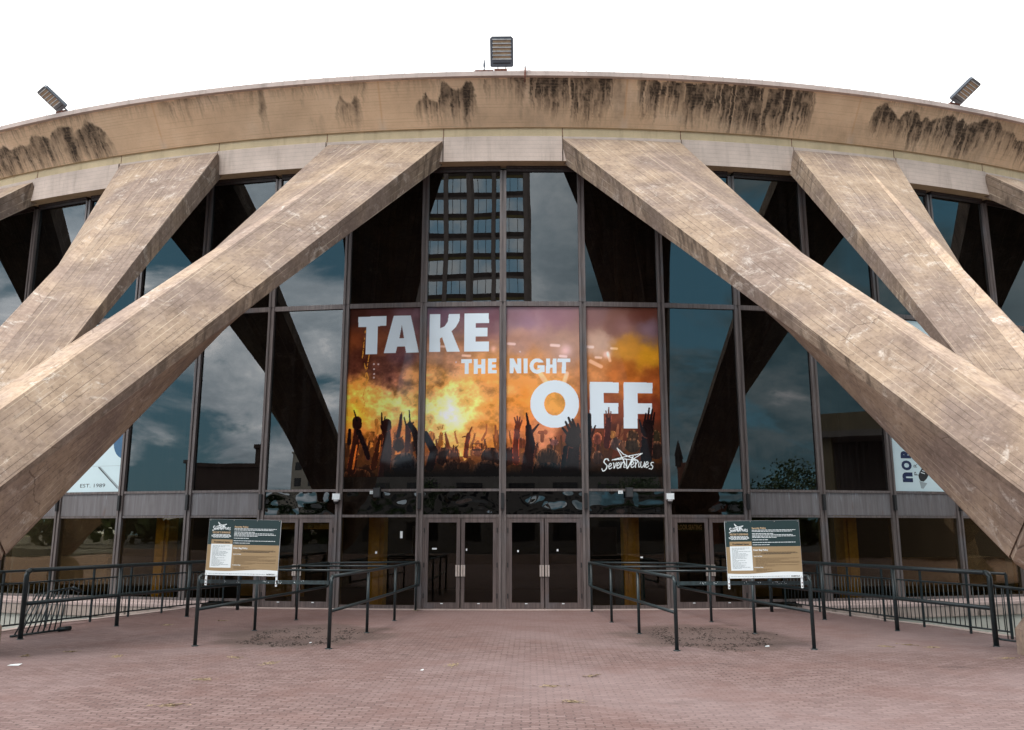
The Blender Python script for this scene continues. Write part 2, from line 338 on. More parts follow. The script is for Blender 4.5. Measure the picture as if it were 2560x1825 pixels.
def foot_mesh(side):
    bi = [Vector(p) for p in LEGS[side + 'I'][1]]; bo = [Vector(p) for p in LEGS[side + 'O'][1]]
    ti = [Vector(p) for p in LEGS[side + 'I'][0]]; to = [Vector(p) for p in LEGS[side + 'O'][0]]
    sg = 1 if side == 'R' else -1
    ax = (sum(bi, Vector()) / 8 - sum(ti, Vector()) / 8).normalized(); bx = (sum(bo, Vector()) / 8 - sum(to, Vector()) / 8).normalized()
    pts = [p + ax * .07 for p in bi] + [p + bx * .07 for p in bo]
    cx, cy = (8.79, -8.95) if side == 'R' else (-8.29, -8.95)
    waist = [Vector((cx + dx, cy + dy, .95)) for dx, dy in ((-.60, -.55), (.62, -.55), (.62, .5), (-.60, .5))]
    bm = bmesh.new()
    for p in pts + waist: bm.verts.new(p)
    r = bmesh.ops.convex_hull(bm, input=bm.verts)
    bmesh.ops.delete(bm, geom=list({g for g in r['geom_interior'] + r['geom_unused'] if isinstance(g, bmesh.types.BMVert)}), context='VERTS')
    def ring(hx, hy, z): return [bm.verts.new((cx + dx * hx, cy + dy * hy, z)) for dx, dy in ((-1, -1), (1, -1), (1, 1), (-1, 1))]
    rs = [ring(.60, .53, .97), ring(.78, .66, .72), ring(.985, .86, .36), ring(.985, .86, -.02)]
    for a, b in zip(rs, rs[1:]):
        for k in range(4): bm.faces.new((a[k], b[k], b[(k + 1) % 4], a[(k + 1) % 4]))
    bmesh.ops.recalc_face_normals(bm, faces=bm.faces)
    me = bpy.data.meshes.new('buttress_foot'); bm.to_mesh(me); bm.free()
    l = me.uv_layers.new(name='UVMap'); co = me.vertices
    for lp in me.loops:
        c = co[lp.vertex_index].co; l.data[lp.index].uv = (c.x + c.y * .3, c.z * 1.3 + c.y)
    me.materials.append(M['foot']); return me
footmesh = {s: foot_mesh(s) for s in 'RL'}
def rot_about_center(o, a):
    o.rotation_euler = (0, 0, a); v = Matrix.Rotation(a, 3, 'Z') @ Vector((0, -R, 0)); o.location = (v.x, v.y + R, 0)
for side, a0 in (('R', .349), ('L', -.349)):
    for k in range(3):
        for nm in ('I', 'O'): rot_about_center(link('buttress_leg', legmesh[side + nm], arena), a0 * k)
        rot_about_center(link('buttress_foot', footmesh[side], arena), a0 * k)

# ring : beam, band, stained fascia, rim
def ring_strip(mb, prof, a0, a1, n, mi=0):
    for i in range(n):
        b0 = a0 + (a1 - a0) * i / n; b1 = a0 + (a1 - a0) * (i + 1) / n
        for (r0, z0), (r1, z1) in zip(prof, prof[1:]):
            mb.face([polar(r0, b0, z0), polar(r0, b1, z0), polar(r1, b1, z1), polar(r1, b0, z1)], None, mi, True)
A = 1.15
mb = MB(); ring_strip(mb, [(34.55, 10.94), (35.05, 10.94)], -A, A, 180); o = mb.build('beam_soffit', M['band'], arena)
# beam panels between the leg heads, with open joints; behind each leg the beam runs on
heads = [(-.2185, -.3005), (-.044, -.131), (.0432, .131), (.2185, .301)]
edges = []
ctr = [.0872 + .1745 * i for i in range(-6, 6)]
for c in ctr: edges += [c - .0438, c + .0438]
edges = [-A] + sorted(edges) + [A]
pm = {}
for i in range(0, len(edges) - 1):
    e0, e1 = edges[i] + .0004, edges[i + 1] - .0004
    mb = MB(); n = max(2, int((e1 - e0) / .012)); rr = 35.05 if i % 2 == 0 else 35.03
    ring_strip(mb, [(rr, 10.94), (rr, 11.60), (rr - .04, 11.63), (34.9, 11.63)], e0, e1, n)
    for e in (e0, e1): mb.face([polar(34.7, e, 10.94), polar(rr, e, 10.94), polar(rr, e, 11.63), polar(34.7, e, 11.63)])
    mb.build('beam_panel', M['beam'], arena)
mb = MB(); ring_strip(mb, [(34.97, 11.6), (34.97, 11.87), (35.02, 11.87)], -A, A, 180)
for e in edges[1:-1]:      # dark joint lines in the band
    T = lambda p, e=e: polar(34.972 + p[1], e + p[0] / 35, p[2]); mb.box(-.008, .008, 0, .004, 11.62, 11.87, T, 1)
mb.build('beam_band', [M['band'], M['rust']], arena)

def fbm(x, y, seed, octs=5, pers=.55):
    g = np.random.default_rng(seed); tot = 0; amp = 1; nrm = 0
    for o in range(octs):
        G = g.random((66, 66)); xi = np.floor(x).astype(int); yi = np.floor(y).astype(int); fx = x - xi; fy = y - yi; fx = fx * fx * (3 - 2 * fx); fy = fy * fy * (3 - 2 * fy)
        a_, b_, c_, d_ = G[xi % 64, yi % 64], G[(xi + 1) % 64, yi % 64], G[xi % 64, (yi + 1) % 64], G[(xi + 1) % 64, (yi + 1) % 64]
        tot = tot + amp * ((a_ * (1 - fx) + b_ * fx) * (1 - fy) + (c_ * (1 - fx) + d_ * fx) * fy); nrm += amp; amp *= pers; x = x * 2.03 + 11.3; y = y * 2.03 + 5.7
    return tot / nrm
# stained fascia, fine mesh with a stain map (marks on the concrete itself)
XT = [-115,-6,120,261,418,588,769,960,1157,1356,1555,1749,1936,2113,2277,2426,2560,2678]; KT = [-8.5 + i for i in range(18)]
NS, NV = 1700, 40; a = np.linspace(-.62, .62, NS + 1); v = np.linspace(0, 1, NV + 1)     # v : 0 top, 1 bottom
kk = a / DL; X = np.interp(kk, KT, XT)
def n1(n, step, seed):      # smooth 1-d noise
    g = np.random.default_rng(seed).random(n // step + 3); x = np.arange(n) / step; i = x.astype(int); f = x - i; f = f * f * (3 - 2 * f); return g[i] * (1 - f) + g[i + 1] * f
def zone(pts, soft_top, v_end, end_var, strength, seed, lightgaps=0.0, inv_top=False):
    """ragged patch : pts (X, v of its upper edge)"""
    xs = [p[0] for p in pts]; tops = np.interp(X, xs, [p[1] for p in pts]); inside = ((X >= xs[0]) & (X <= xs[-1])).astype(float)
    edge = np.minimum(1, np.minimum(np.abs(X - xs[0]), np.abs(X - xs[-1])) / 14); inside *= edge ** .5
    jag = n1(NS + 1, 3, seed); fin = n1(NS + 1, 1, seed + 1); slow = n1(NS + 1, 30, seed + 2)
    end = v_end + .1 + end_var * (.75 * slow + .25 * jag - .42) * 1.6
    V = v[None, :]; up = np.clip((V - tops[:, None]) / soft_top, 0, 1); dn = np.clip((end[:, None] - V) / .55 + .6 * (fin[:, None] * .75 + jag[:, None] * .25 - .40), 0, 1)
    m = up * dn * inside[:, None] * strength * np.clip(.9 + .28 * (jag[:, None] - .4) + .22 * (fin[:, None] - .5), 0, 1.1)
    m2 = fbm(np.repeat((a * 35.4 / .16)[:, None], NV + 1, 1) + seed * 3.1, np.repeat((v * 5)[None, :], NS + 1, 0), seed, 5, .65); m = np.clip(m * np.clip(.15 + 1.75 * m2, .3, 1.15) + .0, 0, 1)
    if lightgaps:
        gp = (n1(NS + 1, 2, seed + 5) > 1 - lightgaps) & (n1(NS + 1, 14, seed + 6) > .4); L = n1(NS + 1, 9, seed + 7)
        m = np.where(gp[:, None] & (V < L[:, None] * 1.3), m * .35, m)
    return m
L_ = lambda c: c / 1.78
R_ = lambda c: 1280 + c / 1.78
S = np.zeros((NS + 1, NV + 1))
def add(m):
    global S; S = np.maximum(S, m)
add(zone([(L_(x), y) for x, y in ((-200,.3),(0,.34),(25,.30),(60,.42),(100,.36),(130,.46),(150,.27),(175,.22),(205,.28),(235,.42),(250,.2),(285,.17),(310,.16),(345,.3),(375,.32),(405,.14),(430,.24),(455,.34),(480,.62),(496,.95))], .05, 1.0, .18, .82, 11))
add(zone([(L_(280), .16), (L_(345), .2)], .04, 1.05, .1, .98, 15))
add(zone([(-130, 0), (L_(445), 0)], .01, .16, .13, .75, 21))
add(zone([(L_(460), 0), (L_(700), 0)], .01, .10, .10, .45, 25))
add(zone([(L_(1158), 0), (L_(1166), 0), (L_(1192), .0)], .01, .82, .2, .95, 31))
add(zone([(L_(720), 0), (L_(1160), 0)], .01, .20, .22, .55, 41))
add(zone([(L_(1200), 0), (L_(1650), 0)], .01, .17, .2, .6, 51))
add(zone([(L_(1700), 0), (L_(1990), 0)], .01, .16, .18, .5, 61))
add(zone([(L_(1488), .62), (L_(1497), .42), (L_(1515), .24), (L_(1540), .33), (L_(1565), .37), (L_(1600), .24), (L_(1617), .5)], .06, .85, .18, .72, 71))
add(zone([(L_(1338), .26), (L_(1344), .2), (L_(1358), .3)], .05, .38, .02, .95, 75))
add(zone([(L_(1360), .7), (L_(1378), .58), (L_(1400), .72), (L_(1425), .54), (L_(1440), .7)], .15, .95, .1, .3, 77))
add(zone([(L_(1835), .58), (L_(1860), .44), (L_(1880), .38), (L_(1897), .24), (L_(1915), .4), (L_(1945), .46), (L_(1958), .3), (L_(1968), .1), (L_(1985), .03), (L_(2005), .15), (L_(2030), .25), (L_(2060), .2), (L_(2075), .06), (L_(2095), .03), (L_(2110), .22), (L_(2126), .6)], .04, .78, .25, .88, 81))
add(zone([(L_(2125), 0), (L_(2262), 0)], .01, .38, .4, .6, 91, .3))
add(zone([(L_(2255), 0), (R_(20), 0), (R_(150), 0), (R_(300), 0), (R_(462), 0)], .01, .66, .38, .95, 101, .26))
add(zone([(R_(260), 0), (R_(432), 0)], .01, .9, .22, .9, 105, .2))
add(zone([(R_(553), 0), (R_(585), 0), (R_(760), 0)], .01, .68, .34, .95, 111, .22))
add(zone([(R_(750), 0), (R_(1338), 0)], .01, .84, .26, .97, 121, .2))
add(zone([(R_(1585), .75), (R_(1596), .3), (R_(1610), .1), (R_(1640), .03), (R_(1655), .14), (R_(1690), .2), (R_(1715), .34), (R_(1735), .18), (R_(1770), .1), (R_(1790), .16), (R_(1812), .32), (R_(1830), .18), (R_(1850), .27), (R_(1875), .2), (R_(1900), .17), (R_(1935), .06), (R_(1965), .2), (R_(1985), .08), (R_(2015), .27), (R_(2040), .14), (R_(2080), .02), (R_(2140), .05), (R_(2165), .2), (R_(2210), .2), (R_(2240), .34), (R_(2330), .3), (R_(2600), .3)], .035, .80, .25, .93, 131, .08))
add(zone([(R_(1605), 0), (R_(1800), 0), (R_(2600), 0)], .01, .09, .09, .7, 141))
ax_ = np.repeat((a * 35.4)[:, None], NV + 1, 1); vx_ = np.repeat(v[None, :], NS + 1, 0)
wash = fbm(ax_ / 1.1 + 40, vx_ * .9 + 3, 77, 5, .6); X2 = X[:, None]; wz = np.clip((X2 - 1100) / 120, 0, 1) * np.clip(1.25 - vx_ * .7, 0, 1)
wash2 = fbm(ax_ / .09 + 7, vx_ * 1.6 + 9, 78, 4, .6)
S = np.maximum(S, np.clip((wash - .44) * 3.2, 0, 1) * (.12 + .42 * wz) * np.clip(wash2 * 1.5, 0, 1))
di = ((fbm(ax_ / .35, vx_ * 3.2, 81, 4, .6) - .5) * 6.5).round().astype(int); dj = ((fbm(ax_ / .22 + 5, vx_ * 2.5, 82, 4, .6) - .5) * 6).round().astype(int)
S = S[np.clip(np.arange(NS + 1)[:, None] + di, 0, NS), np.clip(np.arange(NV + 1)[None, :] + dj, 0, NV)]
rust = np.zeros_like(S); pale = np.zeros_like(S)
for kj in (-7.75, -4.65, -1.55, 1.55, 4.66, 7.75):
    d = np.abs(kk - kj) * DL * 35.4; rust = np.maximum(rust, (np.clip(1 - d / .035, 0, 1) * .55)[:, None] * np.ones(NV + 1)[None, :])
    wv = .12 * n1(NS + 1, 2, 300 + int(kj * 10)); pale = np.maximum(pale, (np.clip(1 - d / .14, 0, 1))[:, None] * np.clip((v[None, :] - .72) / .25 + wv[:, None], 0, 1) * .6)
rho = 35.72 + (35.02 - 35.72) * v; zz = 12.90 + (11.87 - 12.90) * v
VX = np.stack([np.outer(np.sin(a), rho), R - np.outer(np.cos(a), rho), np.repeat(zz[None, :], NS + 1, 0)], -1).reshape(-1, 3)
ii, jj = np.meshgrid(np.arange(NS), np.arange(NV), indexing='ij'); q0 = (ii * (NV + 1) + jj).ravel()
F = np.stack([q0, q0 + 1, q0 + NV + 2, q0 + NV + 1], -1)
me = bpy.data.meshes.new('fascia'); me.from_pydata(VX.tolist(), [], F.tolist())
uvx = np.repeat((a * 35.4)[:, None], NV + 1, 1).ravel(); uvy = np.repeat(((1 - v) * 1.25)[None, :], NS + 1, 0).ravel()
lay = me.uv_layers.new(name='UVMap'); li = F.ravel(); lay.data.foreach_set('uv', np.stack([uvx[li], uvy[li]], -1).ravel())
ca = me.color_attributes.new('stain', 'FLOAT_COLOR', 'POINT'); ca.data.foreach_set('color', np.stack([S.ravel(), rust.ravel(), pale.ravel(), np.ones(S.size)], -1).ravel())
me.polygons.foreach_set('use_smooth', [True] * len(F)); me.materials.append(M['fascia']); link('fascia', me, arena)
for s_ in (-1, 1):
    mb = MB(); ring_strip(mb, [(35.02, 11.87), (35.72, 12.90)], *( (.62, A) if s_ > 0 else (-A, -.62) ), 40); mb.build('fascia', M['band'], arena)
mb = MB(); ring_strip(mb, [(35.70, 12.885), (35.80, 12.90), (35.80, 13.02), (35.70, 13.045), (34.6, 13.12)], -A, A, 220); mb.build('roof_rim', M['rim'], arena)
mb = MB()
for i in range(-110, 111): 
    T = lambda p, i=i: polar(35.77 + p[1], i * .0098 + p[0] / 35.7, p[2]); mb.box(-.008, .008, -.008, .008, 13.02, 13.045, T)
mb.build('roof_rim_bolts', M['dark'], arena)
mb = MB(); ring_strip(mb, [(34.6, 13.12), (30, 15.2), (24, 17.6), (17, 19.7), (9, 21), (0.01, 21.4)], -PI, PI, 96); mb.build('dome_roof', M['roofskin'], arena)

# glazed wall -----------------------------------------------------------------
KMAX = 13
def place(name, me, ang, parent=arena, rad=R): return link(name, me, parent, polar(rad, ang, 0), ang)
def mull_mesh(z0):
    mb = MB()
    mb.box(-.08, -.026, -.08, .12, z0, 10.82); mb.box(.026, .08, -.08, .12, z0, 10.82); mb.box(-.0255, .0255, -.05, .12, z0, 10.82)
    mb.box(-.083, .083, -.083, -.02, 7.352, 7.360, mi=1)
    return mb.mesh('mullion', [M['metal'], M['darkmetal']])
mullA, mullB = mull_mesh(.0), mull_mesh(.14)
mb = MB(); mb.box(-.0375, .0375, -.135, -.081, 2.29, 2.67); mb.box(-.03, .03, -.142, -.1355, 2.31, 2.65); wedge = mb.mesh('mullion_light', M['dark'])
for k in range(-KMAX, KMAX + 1):
    m_ = place('mullion', mullA if abs(k) <= 3 else mullB, k * DL)
    if k not in (-2, 2): link('mullion_cover', wedge, m_)
CH = 2 * R * math.sin(DL / 2); RB = R * math.cos(DL / 2); HX = CH / 2 - .08
def boxmesh(name, mat, *bx):
    mb = MB()
    for b in bx: mb.box(*b)
    return mb.mesh(name, mat)
W = CH / 2 - .0805
pane_up = boxmesh('window_pane', M['glass'], (-HX, HX, -.004, .004, 7.368, 10.80)); pane_mid = boxmesh('window_pane', M['glass'], (-HX, HX, -.004, .004, 2.772, 7.25))
pane_low = boxmesh('window_pane', M['doorglass'], (-HX, HX, -.004, .004, .20, 2.11)); pane_strip = boxmesh('transom_pane', M['strip'], (-HX, HX, -.03, -.02, 2.168, 2.714))
trans_hi = boxmesh('transom', M['metal'], (-W, W, -.06, .08, 7.25, 7.368)); head = boxmesh('window_head', M['darkmetal'], (-W, W, -.05, .1, 10.80, 10.935), (-W, W, -.085, -.0505, 10.87, 10.935))
sill = boxmesh('window_sill', M['metal'], (-W, W, -.065, .08, 2.714, 2.772)); trans_lo = boxmesh('transom', M['metal'], (-W, W, -.06, .08, 2.108, 2.168))
spand = boxmesh('spandrel_panel', M['spandrel'], (-W, W, -.035, .05, 2.168, 2.714)); spand2 = boxmesh('transom', M['metal'], (-W, W, -.05, .08, 2.11, 2.16))
base_lo = boxmesh('window_sill', M['door'], (-W, W, -.05, .08, .012, .09)); base_hi = boxmesh('window_sill', M['metal'], (-W, W, -.05, .08, .14, .20)); pane_fix = boxmesh('window_pane', M['doorglass'], (-HX, HX, -.004, .004, .09, 2.108))
# door leaves (left hinged on its left), two per door bay
def leaf_mesh(sx):
    x0, x1 = (-W + .055, -.012) if sx < 0 else (.012, W - .055); st = .085
    mb = MB(); mb.box(x0, x0 + st, -.05, .0, .02, 2.075); mb.box(x1 - st, x1, -.05, .0, .02, 2.075)
    mb.box(x0 + st, x1 - st, -.05, 0, .02, .155); mb.box(x0 + st, x1 - st, -.05, 0, 1.985, 2.075)
    g = MB(); g.box(x0 + st, x1 - st, -.028, -.022, .155, 1.985)
    h = MB(); xh = (x1 - .052) if sx < 0 else (x0 + .052)
    for d in (-.028, .028): h.box(xh + d - .021, xh + d + .021, -.078, -.0505, .745, 1.005)
    t_ = MB(); xm = (x0 + x1) / 2; t_.box(xm - .03, xm + .03, -.056, -.0505, .125, .142)
    hn = MB(); xx = x0 - .012 if sx < 0 else x1 + .012
    for z in (.25, .95, 1.75): hn.box(xx - .012, xx + .012, -.07, -.0505, z, z + .11)
    return mb.mesh('door', M['door']), g.mesh('door_glass', M['doorglass']), h.mesh('pull_handle', M['steel']), t_.mesh('floor_tab', M['white']), hn.mesh('hinge', M['dark'])
LF = {s: leaf_mesh(s) for s in (-1, 1)}
dframe = boxmesh('door_frame', M['door'], (-W, -W + .05, -.055, .06, .012, 2.108), (W - .05, W, -.055, .06, .012, 2.108), (-W + .05, W - .05, -.055, .06, 2.08, 2.108))
def jit(o, k):
    if k in (-6, 5) or -2 <= k <= 1: return
    o.rotation_euler = (0, 0, o.rotation_euler[2] + random.gauss(0, .0022))
for k in range(-KMAX, KMAX):
    an = (k + .5) * DL; pl = lambda n, me: place(n, me, an, arena, RB)
    jit(pl('window_pane', pane_up), k); jit(pl('window_pane', pane_mid), k); pl('transom', trans_hi); pl('window_head', head); pl('window_sill', sill)
    if -3 <= k < 3:
        pl('transom_pane', pane_strip); pl('transom', trans_lo)
        if k in (-3, -1, 0, 2):
            pl('door_frame', dframe)
            for s in (-1, 1):
                d = pl('door', LF[s][0]); link('door_glass', LF[s][1], d); link('pull_handle', LF[s][2], d); link('floor_tab', LF[s][3], d); link('hinge', LF[s][4], d)
        else: pl('window_pane', pane_fix); pl('window_sill', base_lo)
    else:
        pl('spandrel_panel', spand); pl('transom', spand2); pl('window_pane', pane_low); pl('window_sill', base_hi)
M['sticker'] = plain('door_sticker_white', (.7, .72, .72, 1), .5, 0, .03)
def inner_sign(k, x0, x1, z0, z1, body, tx0, tx1, mat, ink):
    mb = MB(); mb.box(x0, x1, .06, .07, z0, z1); o = place('lobby_sign', mb.mesh('lobby_sign', mat), (k + .5) * DL, arena, RB); SIGNQ.append((o, body, tx0, tx1, z0, z1, ink))
SIGNQ = []
tanb = plain('tan_lobby_sign', (.34, .25, .14, 1), .6); tealb = plain('teal_lobby_sign', (.02, .05, .055, 1), .6)
inner_sign(-3, -.80, -.09, 1.83, 1.97, '231', -.62, -.46, tanb, 0); inner_sign(-3, .09, .80, 1.83, 1.97, '232', .18, .34, tanb, 0); inner_sign(2, -.80, -.09, 1.78, 1.97, 'FLOOR SEATING', -.76, -.13, tealb, 1); inner_sign(-4, .05, .85, 1.84, 2.0, 'FLOOR', .1, .5, tealb, 1)
for k, x, z, w_, h_ in ((-1, -.62, 1.36, .11, .035), (-1, .14, 1.33, .03, .05), (-2, -.05, 1.26, .05, .05), (1, .33, 1.16, .06, .035), (0, -.02 + .33, 1.32, .04, .05), (0, -.62, 1.30, .035, .045), (-2, .55, 1.62, .06, .16)):
    mb = MB(); mb.box(x - w_ / 2, x + w_ / 2, -.0305 if k in (-1, 0) else -.0065, -.029 if k in (-1, 0) else -.0045, z, z + h_); place('door_sticker', mb.mesh('door_sticker', M['sticker']), (k + .5) * DL, arena, RB)
# coping and base wall of the sunken area either side, threshold strip
for s in (-1, 1):
    e0, e1 = (3.55 * DL, A) if s > 0 else (-A, -3.62 * DL)
    mb = MB(); ring_strip(mb, [(34.5, .14), (34.74, .14), (34.76, .12), (35.02, .09), (35.05, .06), (35.05, -.0)], e0, e1, 60); mb.build('coping', M['coping'], arena)
    mb = MB(); ring_strip(mb, [(35.03, .0), (35.03, -.25), (34.97, -.25)], e0, e1, 60); mb.build('base_wall', M['basewall'], arena)
    mb = MB(); ring_strip(mb, [(34.97, -.25), (34.97, -1.4)], e0, e1, 60); mb.build('lower_wall', M['palewall'], arena)
mb = MB(); ring_strip(mb, [(34.3, .012), (34.96, .012), (34.96, -.02)], -3.62 * DL, 3.55 * DL, 30); mb.build('door_threshold', M['kerb'], arena)
# lobby
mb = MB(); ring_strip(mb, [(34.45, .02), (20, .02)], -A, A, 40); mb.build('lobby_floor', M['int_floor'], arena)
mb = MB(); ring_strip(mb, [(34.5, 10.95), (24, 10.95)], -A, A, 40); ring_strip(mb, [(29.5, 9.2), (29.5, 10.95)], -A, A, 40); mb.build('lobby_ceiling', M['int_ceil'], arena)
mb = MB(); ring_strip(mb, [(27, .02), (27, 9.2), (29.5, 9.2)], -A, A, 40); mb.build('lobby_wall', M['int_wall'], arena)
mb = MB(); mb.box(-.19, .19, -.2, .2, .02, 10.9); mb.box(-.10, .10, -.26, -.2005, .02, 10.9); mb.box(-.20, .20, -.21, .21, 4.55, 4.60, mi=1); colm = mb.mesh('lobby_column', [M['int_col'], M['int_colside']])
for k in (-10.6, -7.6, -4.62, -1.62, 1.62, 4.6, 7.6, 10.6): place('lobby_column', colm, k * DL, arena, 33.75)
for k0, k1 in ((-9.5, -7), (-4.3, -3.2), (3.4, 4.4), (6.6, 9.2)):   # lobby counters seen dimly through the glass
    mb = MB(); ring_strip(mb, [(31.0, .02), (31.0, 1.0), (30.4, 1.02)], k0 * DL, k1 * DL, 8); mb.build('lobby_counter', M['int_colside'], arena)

# ------------------------------------------------------------------ ground
def arc(rho, a0, a1, n, z): return [polar(rho, a0 + (a1 - a0) * i / n, z) for i in range(n + 1)]
el = [(-7.25, .95), (-7.48, .2), (-7.96, -1.7), (-8.35, -2.7), (-8.72, -3.6), (-8.92, -5.26), (-9.2, -6.2)]
er = [(7.05, .88), (7.33, -.68), (7.88, -2.73), (8.38, -3.9), (8.75, -5.4), (9.1, -6.3)]
pl_ = arc(34.92, -3.6 * DL, 3.55 * DL, 20, 0) + [(x, y, 0) for x, y in er] + arc(42.6, .225, A, 24, 0) + [(62, 25, 0), (62, -34, 0), (-62, -34, 0), (-62, 25, 0)] + arc(42.6, -A, -.225, 24, 0) + [(x, y, 0) for x, y in el[::-1]]
me = bpy.data.meshes.new('plaza'); bm = bmesh.new(); f = bm.faces.new([bm.verts.new(p) for p in pl_]); f.normal_update()
if f.normal.z < 0: f.normal_flip()
ext = bmesh.ops.triangulate(bm, faces=[f]); bm.to_mesh(me); bm.free(); me.materials.append(M['paver']); struct(link('plaza', me))
for nm, pts in (('kerb', el), ('kerb', er)):
    mb = MB()
    for (x0, y0), (x1, y1) in zip(pts, pts[1:]):
        d = Vector((x1 - x0, y1 - y0, 0)); n = Vector((-d.y, d.x, 0)).normalized() * .09
        p0, p1 = Vector((x0, y0, 0)), Vector((x1, y1, 0))
        for z0, z1, w0, w1 in ((.02, .02, -1, 1),):
            mb.face([p0 + n + Vector((0, 0, .018)), p1 + n + Vector((0, 0, .018)), p1 - n + Vector((0, 0, .018)), p0 - n + Vector((0, 0, .018))])
        for sg in (-1, 1): mb.face([p0 + n * sg + Vector((0, 0, .018)), p1 + n * sg + Vector((0, 0, .018)), p1 + n * sg + Vector((0, 0, -1.4)), p0 + n * sg + Vector((0, 0, -1.4))])
    struct(mb.build('plaza_kerb', M['kerb']))
t = NT('ground_soil'); n = t.noise(t.pos(), .4, 6); m_ground = t.out(t.ramp(n, [(.3, (.10, .105, .075)), (.7, (.17, .16, .13))]), .95)
t = NT('asphalt'); n = t.noise(t.pos(), 1.2, 7); m_asph = t.out(t.ramp(n, [(.3, (.045, .045, .048)), (.7, (.07, .07, .072))]), .9)
t = NT('sunken_floor'); n = t.noise(t.pos(), .9, 6); m_moat = t.out(t.ramp(n, [(.3, (.24, .22, .20)), (.7, (.34, .32, .29))]), .95)
mb = MB(); mb.face([(-3000, -3000, -1.42), (3000, -3000, -1.42), (3000, 3000, -1.42), (-3000, 3000, -1.42)]); struct(mb.build('ground', m_ground))
mb = MB(); ring_strip(mb, [(34.9, -1.40), (43.2, -1.40)], -A, A, 60); struct(mb.build('sunken_floor', m_moat))
mb = MB(); mb.box(-400, 400, -48, -34.02, -1.4, -.13); struct(mb.build('road', m_asph))
mb = MB()
for i in range(-40, 41): mb.face([(i * 6, -41.1, -.126), (i * 6 + 3, -41.1, -.126), (i * 6 + 3, -40.95, -.126), (i * 6, -40.95, -.126)])
struct(mb.build('road_marking', M['white']))
mb = MB(); mb.box(-400, 400, -400, -48.02, -1.4, -.02); struct(mb.build('pavement', m_asph))

# ------------------------------------------------------------------ railings
RT, RM = 1.075, .555
def P3(p, z): return (p[0], p[1], z)
def bend(p, q, z, r=.09, n=5):      # rail coming from q towards p at height z and turning down into the post at p
    d = (Vector((q[0], q[1], 0)) - Vector((p[0], p[1], 0))).normalized(); c = Vector((p[0], p[1], z - r)) + d * r
    return [tuple(c - d * (r * math.cos(t)) + Vector((0, 0, r * math.sin(t)))) for t in [PI / 2 * i / n for i in range(n + 1)]]
def pipe_line(parent, posts, loop, top=RT, mid=RM, rp=.030, rr=.027, endpost=False):
    """front post bends into the top rail; far end closes with a loop"""
    p0 = posts[0]; b = bend(p0, posts[1], top)
    mb = MB(); mb.tube([P3(p0, 0), P3(p0, top - .12)] + b, rp, 12); mb.lathe([(.055, 0), (.055, .012), (.03, .014)], (p0[0], p0[1], 0)); mb.build('post', M['rail'], parent)
    for p in posts[1:]:
        mb = MB(); mb.tube([P3(p, 0), P3(p, top - .01)], rp * .9, 10); mb.lathe([(.05, 0), (.05, .012), (.03, .014)], (p[0], p[1], 0)); mb.build('post', M['rail'], parent)
    d = (Vector((p0[0], p0[1], 0)) - Vector((posts[1][0], posts[1][1], 0))).normalized(); s = Vector(b[-1])
    pts = [b[-1]] + [P3(p, top) for p in posts[1:]]; l = loop
    e = [P3(l, top), ]; 
    dl = (Vector((l[0], l[1], 0)) - Vector((posts[-1][0], posts[-1][1], 0))).normalized(); L = Vector((l[0], l[1], 0))
    lp = [tuple(L + dl * (.05 * math.sin(t)) + Vector((0, 0, top - .05 + .05 * math.cos(t)))) for t in [PI / 2 * i / 4 for i in range(5)]] + [tuple(L + dl * (.05 * math.cos(t)) + Vector((0, 0, mid + .05 - .05 * math.sin(t)))) for t in [PI / 2 * i / 4 for i in range(5)]]
    mb = MB(); mb.tube(pts + lp, rr, 12); mb.build('top_rail', M['rail'], parent)
    mb = MB(); mb.tube([P3(p, mid) for p in posts] + [lp[-1]], rr * .95, 10); mb.build('mid_rail', M['rail'], parent)
    if endpost:
        mb = MB(); mb.tube([P3(l, 0), P3(l, top)], rp * .9, 10); mb.build('post', M['rail'], parent)
def pen(lab, L, Ll, Rr_, Rl, flip):
    t = thing('queue_railing', lab, 'railing', group='pipe queue railings before the doors')
    pipe_line(t, L, Ll); pipe_line(t, Rr_, Rl)
    for (a_, b_) in ((L[1], Rr_[1]), (L[2], Rr_[2])):
        mb = MB(); mb.tube([P3(a_, RT), P3(b_, RT)], .021, 10); mb.build('cross_rail', M['rail'], t)
    mb = MB(); mb.tube([P3(Ll, RT), P3(Rl, RT)], .021, 10); mb.build('cross_rail', M['rail'], t)
    a_, b_ = Vector(P3(L[0], .985)), Vector(P3(Rr_[0], .985)); d = (b_ - a_).normalized(); n = Vector((d.y, -d.x, 0))
    mb = MB(); ln = (b_ - a_).length; T = lambda p: a_ + d * p[0] + n * p[1] + Vector((0, 0, p[2]))
    mb.box(.03, ln - .03, -.006, .03, -.028, .028, T); mb.build('front_bar', M['railworn'], t)
    mb = MB()
    for i in range(34):
        x = random.choice([ln * .2, ln * .3, ln * .52, ln * .62, ln * .74, ln * .8]) + random.gauss(0, .03); z = random.uniform(-.022, .022); w = random.uniform(.004, .012)
        mb.face([T((x, .0312 + i * .00005, z)), T((x + w, .0312 + i * .00005, z)), T((x + w * .8, .0312 + i * .00005, z + w)), T((x, .0312 + i * .00005, z + w * .8))])
    mb.build('paint_chips', M['white'], t)
    return t
pen('dark green pipe railing pen holding the notice board to the left of the double doors', [(-4.62, -7.34), (-4.37, -4.94), (-4.13, -2.81)], (-3.95, -.75), [(-2.44, -7.67), (-2.26, -5.29), (-2.10, -2.95), (-1.99, -.28)], (-1.96, .0 - .12), 0)
